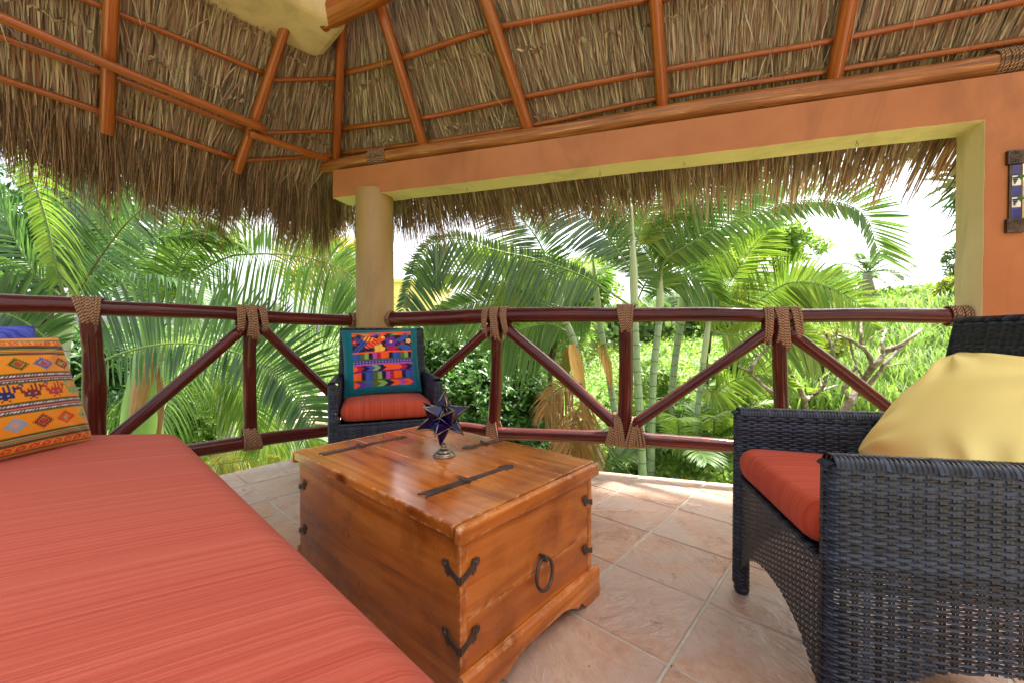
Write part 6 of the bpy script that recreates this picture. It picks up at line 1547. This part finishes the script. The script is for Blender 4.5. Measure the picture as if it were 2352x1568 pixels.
# far wooded hillside down to the left: one mass
g = np.random.default_rng(5); cs_, rs = [], []
for k in range(330):
    y_ = g.uniform(38, 95) if k < 230 else g.uniform(18, 48); x_ = -y_ * (g.uniform(-0.15, 1.35) if k < 230 else g.uniform(-0.80, 0.10)); cs_.append((x_, y_, float(gh(x_, y_)) + 0.8)); rs.append(np.array([g.uniform(1.5, 3.4), g.uniform(1.5, 3.0), g.uniform(1.0, 2.6)]) * (1 if k < 230 else 0.45))
V, F = leaf_cloud(cs_, rs, 60000, 0.62, g, aspect=0.6, shell=0.6)
tag(solo('hillside_wood', V, F, MT['far_leaf'], 'pale green wooded hillside far beyond the terrace', 'woodland'), kind='stuff')
# ground cover and tall grass on the right slope
g = np.random.default_rng(6); n = 42000
Y_ = 4.2 + 26 * g.random(n) ** 1.8; X_ = Y_ * g.uniform(-0.35, 1.25, n); P = np.c_[X_, Y_, gh(X_, Y_) + g.uniform(0.0, 0.22, n)]
ax = nrm(g.normal(size=(n, 3)) * [1, 1, 0.6] + [0, -0.2, 0.6]); sd_ = nrm(np.cross(ax, g.normal(size=(n, 3)))); s_ = (g.uniform(0.05, 0.13, n) * (0.6 + Y_ / 12))[:, None]
V = np.stack([P, P + ax * s_ * 0.5 + sd_ * s_ * 0.22, P + ax * s_, P + ax * s_ * 0.5 - sd_ * s_ * 0.22], 1).reshape(-1, 3)
tag(solo('ground_cover', V, np.arange(4 * n).reshape(n, 4), MT['lime_leaf'], 'low leafy ground cover on the slope beyond the terrace', 'ground cover'), kind='stuff')
n = 15000; Y_ = g.uniform(5.5, 16, n); X_ = Y_ * g.uniform(0.62, 1.25, n)
tuft = np.round(X_ * 1.6) * 0.15 + np.round(Y_ * 1.6) * 0.13; h_ = g.uniform(0.35, 0.85, n) * (0.75 + 0.35 * np.sin(tuft * 9))
B_ = np.c_[X_, Y_, gh(X_, Y_)]; az_ = g.uniform(0, 2 * PI, n); ln_ = np.c_[np.cos(az_), np.sin(az_), np.zeros(n)]; sd_ = np.c_[-np.sin(az_), np.cos(az_), np.zeros(n)] * (g.uniform(0.008, 0.018, n) * (0.6 + Y_ / 10))[:, None]
q = [(0, 0, 1.0), (0.4, 0.05, 0.9), (0.75, 0.2, 0.6), (0.92, 0.5, 0.08)]
V = np.stack(sum([[B_ + np.array([0, 0, 1.0]) * (h_ * a)[:, None] + ln_ * (h_ * b * 0.8)[:, None] - sd_ * c, B_ + np.array([0, 0, 1.0]) * (h_ * a)[:, None] + ln_ * (h_ * b * 0.8)[:, None] + sd_ * c] for a, b, c in q], []), 1).reshape(-1, 3)
b = (np.arange(n)[:, None] * 8 + np.arange(3)[None, :] * 2).reshape(-1, 1)
tag(solo('tall_grass', V, b + np.array([[0, 1, 3, 2]]), MT['grass'], 'tall bright grass on the slope behind the right armchair', 'grass'), kind='stuff')
# pruned bare shrub
def bare(label, Y, branches, root, seed=0):
    b = gbase(at(*root, Y)); t = thing('pruned_tree', label, 'tree', b, group='pruned bare trees behind the right railing'); g = np.random.default_rng(seed)
    first = True
    for pts, r0, r1 in branches:
        P = [at(x, y, Y + (g.uniform(-0.15, 0.15) if k else 0)) for k, (x, y) in enumerate(pts)]
        if first: P = [b - [0, 0, 0.1]] + P
        C = smooth_path(P, 16); C[1:-1] += g.normal(0, 0.006, (14, 3)); rr = np.linspace(r0, r1, 16) * 0.72 * (1 + 0.12 * g.normal(size=16)); v, f_, uv = tube(C, rr, 10); part('trunk' if first else 'branch', v, f_, MT['branch'], t, smooth=True); first = False
    return t
def bp6(x, y): return (1623 + x * 0.38736, 722.7 + y * 0.38736)       # crop 2650,1180 850 px wide at 1344
B6 = lambda *p: [bp6(*a) for a in p]
bare('bare forked tree with pale pruned branches behind the right brace', 4.6, [
    (B6((800, 620), (860, 500), (930, 390), (1000, 290), (1060, 220), (1150, 180), (1270, 90)), 0.075, 0.026),
    (B6((905, 480), (1000, 370), (1080, 270), (1190, 160), (1280, 85)), 0.035, 0.018),
    (B6((985, 300), (960, 240), (920, 190), (860, 155), (785, 120)), 0.036, 0.018),
    (B6((925, 200), (915, 130), (920, 40)), 0.026, 0.018),
    (B6((920, 185), (1000, 120), (1060, 70)), 0.008, 0.004),
    (B6((1050, 225), (1040, 160), (1060, 90)), 0.028, 0.016),
    (B6((1060, 215), (1110, 180)), 0.030, 0.026),
    (B6((1070, 305), (1130, 292), (1190, 290)), 0.012, 0.008),
    (B6((845, 510), (820, 430), (880, 300), (850, 200), (845, 130)), 0.026, 0.014),
    (B6((880, 300), (920, 360)), 0.02, 0.014)], bp6(800, 640), 1)
bare('bare grey forked tree seen between third post and the right brace', 5.0, [
    (B6((590, 640), (585, 520), (560, 450), (520, 380), (480, 310)), 0.055, 0.026),
    (B6((590, 500), (640, 470), (690, 430), (720, 350)), 0.030, 0.018), (B6((640, 470), (700, 440), (775, 415)), 0.024, 0.012), (B6((690, 430), (665, 380), (670, 350)), 0.02, 0.012),
    (B6((760, 300), (740, 200), (715, 110)), 0.024, 0.018), (B6((745, 200), (770, 130), (780, 50)), 0.016, 0.010)], bp6(590, 660), 2)
bare('bare branching tree with cut stubs left of the third post', 4.8, [
    (B6((440, 620), (400, 480), (330, 410), (260, 340), (190, 305)), 0.045, 0.020),
    (B6((265, 340), (290, 270), (350, 210), (375, 180)), 0.026, 0.018), (B6((345, 215), (335, 180)), 0.012, 0.008), (B6((310, 245), (290, 230)), 0.014, 0.012)], bp6(440, 660), 3)

# ================================================================== HOUSES
def house_tank():
    Y = 18.0; a = at(592, 985, Y); b = at(800, 960, Y); z_r = -2.95; gz = -6.4
    t = thing('flat_roofed_house', 'white house with faded red flat roof seen through the left railing', 'house', ((a[0] + b[0]) / 2, Y + 2, gz))
    x0, x1 = a[0], b[0]
    part('wall', *bbox(x0, x1, Y, Y + 5, gz, z_r - 0.16), MT['white_wall'], t)
    part('roof', *bbox(x0 - 0.15, x1 + 0.15, Y - 0.15, Y + 5.15, z_r - 0.158, z_r), MT['red_roof'], t)
    for k, (xa, xb) in enumerate(((0.18, 0.36), (0.52, 0.66), (0.80, 0.94))):
        xa, xb = x0 + (x1 - x0) * xa, x0 + (x1 - x0) * xb
        w_ = part('window', *bbox(xa, xb, Y - 0.02, Y + 0.01, z_r - 1.5, z_r - 0.6), MT['brown_wood'], t); part('pane', *bbox(xa + 0.06, xb - 0.06, Y - 0.035, Y - 0.022, z_r - 1.44, z_r - 0.66), MT['pane'], w_)
    part('parapet', *bbox(x0 + 0.3, x0 + 1.6, Y + 3.2, Y + 5.0, z_r + 0.002, z_r + 0.7), MT['white_wall'], t)
    return z_r, Y
z_r, Y = house_tank()
tc = at(668, 968, Y + 0.8); tk = thing('water_tank', 'black water tank on the flat house roof', 'water tank', (tc[0], Y + 0.8, z_r + 0.004))
V, F = lathe([(0.42, 0.0), (0.44, 0.05), (0.44, 0.30), (0.45, 0.33), (0.44, 0.36), (0.44, 0.62), (0.40, 0.74), (0.24, 0.82)], (0, 0, 0), 28); part('tank_body', V, F, MT['tank'], tk, world=False, smooth=True)
V, F = lathe([(0.24, 0.815), (0.25, 0.86), (0.20, 0.90), (0.05, 0.91)], (0, 0, 0), 20); part('lid', V, F, MT['tank_mark'], tk, world=False, smooth=True)
for (u0, u1, w0, w1) in ((-0.12, 0.16, 0.50, 0.56), (-0.02, 0.14, 0.36, 0.48)):
    V = []; 
    for k in range(7):
        a_ = -PI / 2 + (u0 + (u1 - u0) * k / 6) / 0.452; V += [(0.453 * math.cos(a_), 0.453 * math.sin(a_), w0), (0.453 * math.cos(a_), 0.453 * math.sin(a_), w1)]
    part('white_mark', V, [(2 * k, 2 * k + 2, 2 * k + 3, 2 * k + 1) for k in range(6)], MT['tank_mark'], tk, world=False)
def box_house(label, x0p, x1p, ytop, ybot, Y, wallm, roofm, wins, depth=6.0, eave=0.25, name='house'):
    a, b = at(x0p, ytop, Y), at(x1p, ybot, Y); gz = min(float(gh(a[0], Y)), float(gh(b[0], Y)), b[2]) - 0.5
    t = thing(name, label, 'house', ((a[0] + b[0]) / 2, Y + depth / 2, gz))
    part('wall', *bbox(a[0], b[0], Y, Y + depth, gz, a[2] - 0.2), MT[wallm], t)
    part('roof', *bbox(a[0] - eave, b[0] + eave, Y - eave, Y + depth + eave, a[2] - 0.198, a[2]), MT[roofm], t)
    for (u0, u1, v0, v1) in wins:
        xa, xb = a[0] + (b[0] - a[0]) * u0, a[0] + (b[0] - a[0]) * u1; za, zb_2 = b[2] + (a[2] - b[2]) * v0, b[2] + (a[2] - b[2]) * v1
        w_ = part('window', *bbox(xa, xb, Y - 0.03, Y + 0.01, za, zb_2), MT['brown_wood'], t); part('pane', *bbox(xa + 0.12, xb - 0.12, Y - 0.05, Y - 0.034, za + 0.12, zb_2 - 0.12), MT['pane'], w_)
    return t
box_house('yellow house wall with brown window glimpsed just right of the column', 900, 1000, 642, 745, 26.0, 'yellow_wall', 'yellow_wall', [(0.26, 0.42, 0.80, 0.94), (0.26, 0.42, 0.36, 0.66)])
box_house('small white roofed house glimpsed between the areca trunks', 1495, 1560, 705, 770, 22.0, 'white_wall', 'white_wall', [(0.2, 0.75, 0.35, 0.75)])

# ================================================================== LITTER
g = np.random.default_rng(41); V = []; F = []
for k in range(34):
    i_, j_ = g.uniform(-1.5, 5.0), g.uniform(0.2, 6.0); c_ = TO + TS * (i_ * TB - j_ * TA)
    d_ = c_ - CH_F; u_, v_ = d_ @ CS, d_ @ CLv
    if (-0.05 < u_ < CW_ + 0.05 and -0.05 < v_ < CL_ + 0.05) or np.dot(RE_n, c_ - RE_q) < 0.05 or np.dot(LE_n, c_ - LE_q) < 0.05 or c_[1] < 0.95: continue
    a_ = g.uniform(0, 2 * PI); ln_ = g.uniform(0.006, 0.022); w_ = ln_ * g.uniform(0.12, 0.4); ca, sa = math.cos(a_), math.sin(a_); b0 = len(V)
    for (p, q, h) in ((-1, 0, 0.001), (0, -1, 0.002), (1, 0, 0.004), (0, 1, 0.0025)): V.append((c_[0] + p * ln_ / 2 * ca - q * w_ / 2 * sa, c_[1] + p * ln_ / 2 * sa + q * w_ / 2 * ca, 0.0008 + h))
    F.append((b0, b0 + 1, b0 + 2, b0 + 3))
tag(solo('leaf_litter', V, F, MT['thatch_back'], 'tiny dry leaf bits scattered over the floor tiles', 'leaf litter'), kind='stuff')
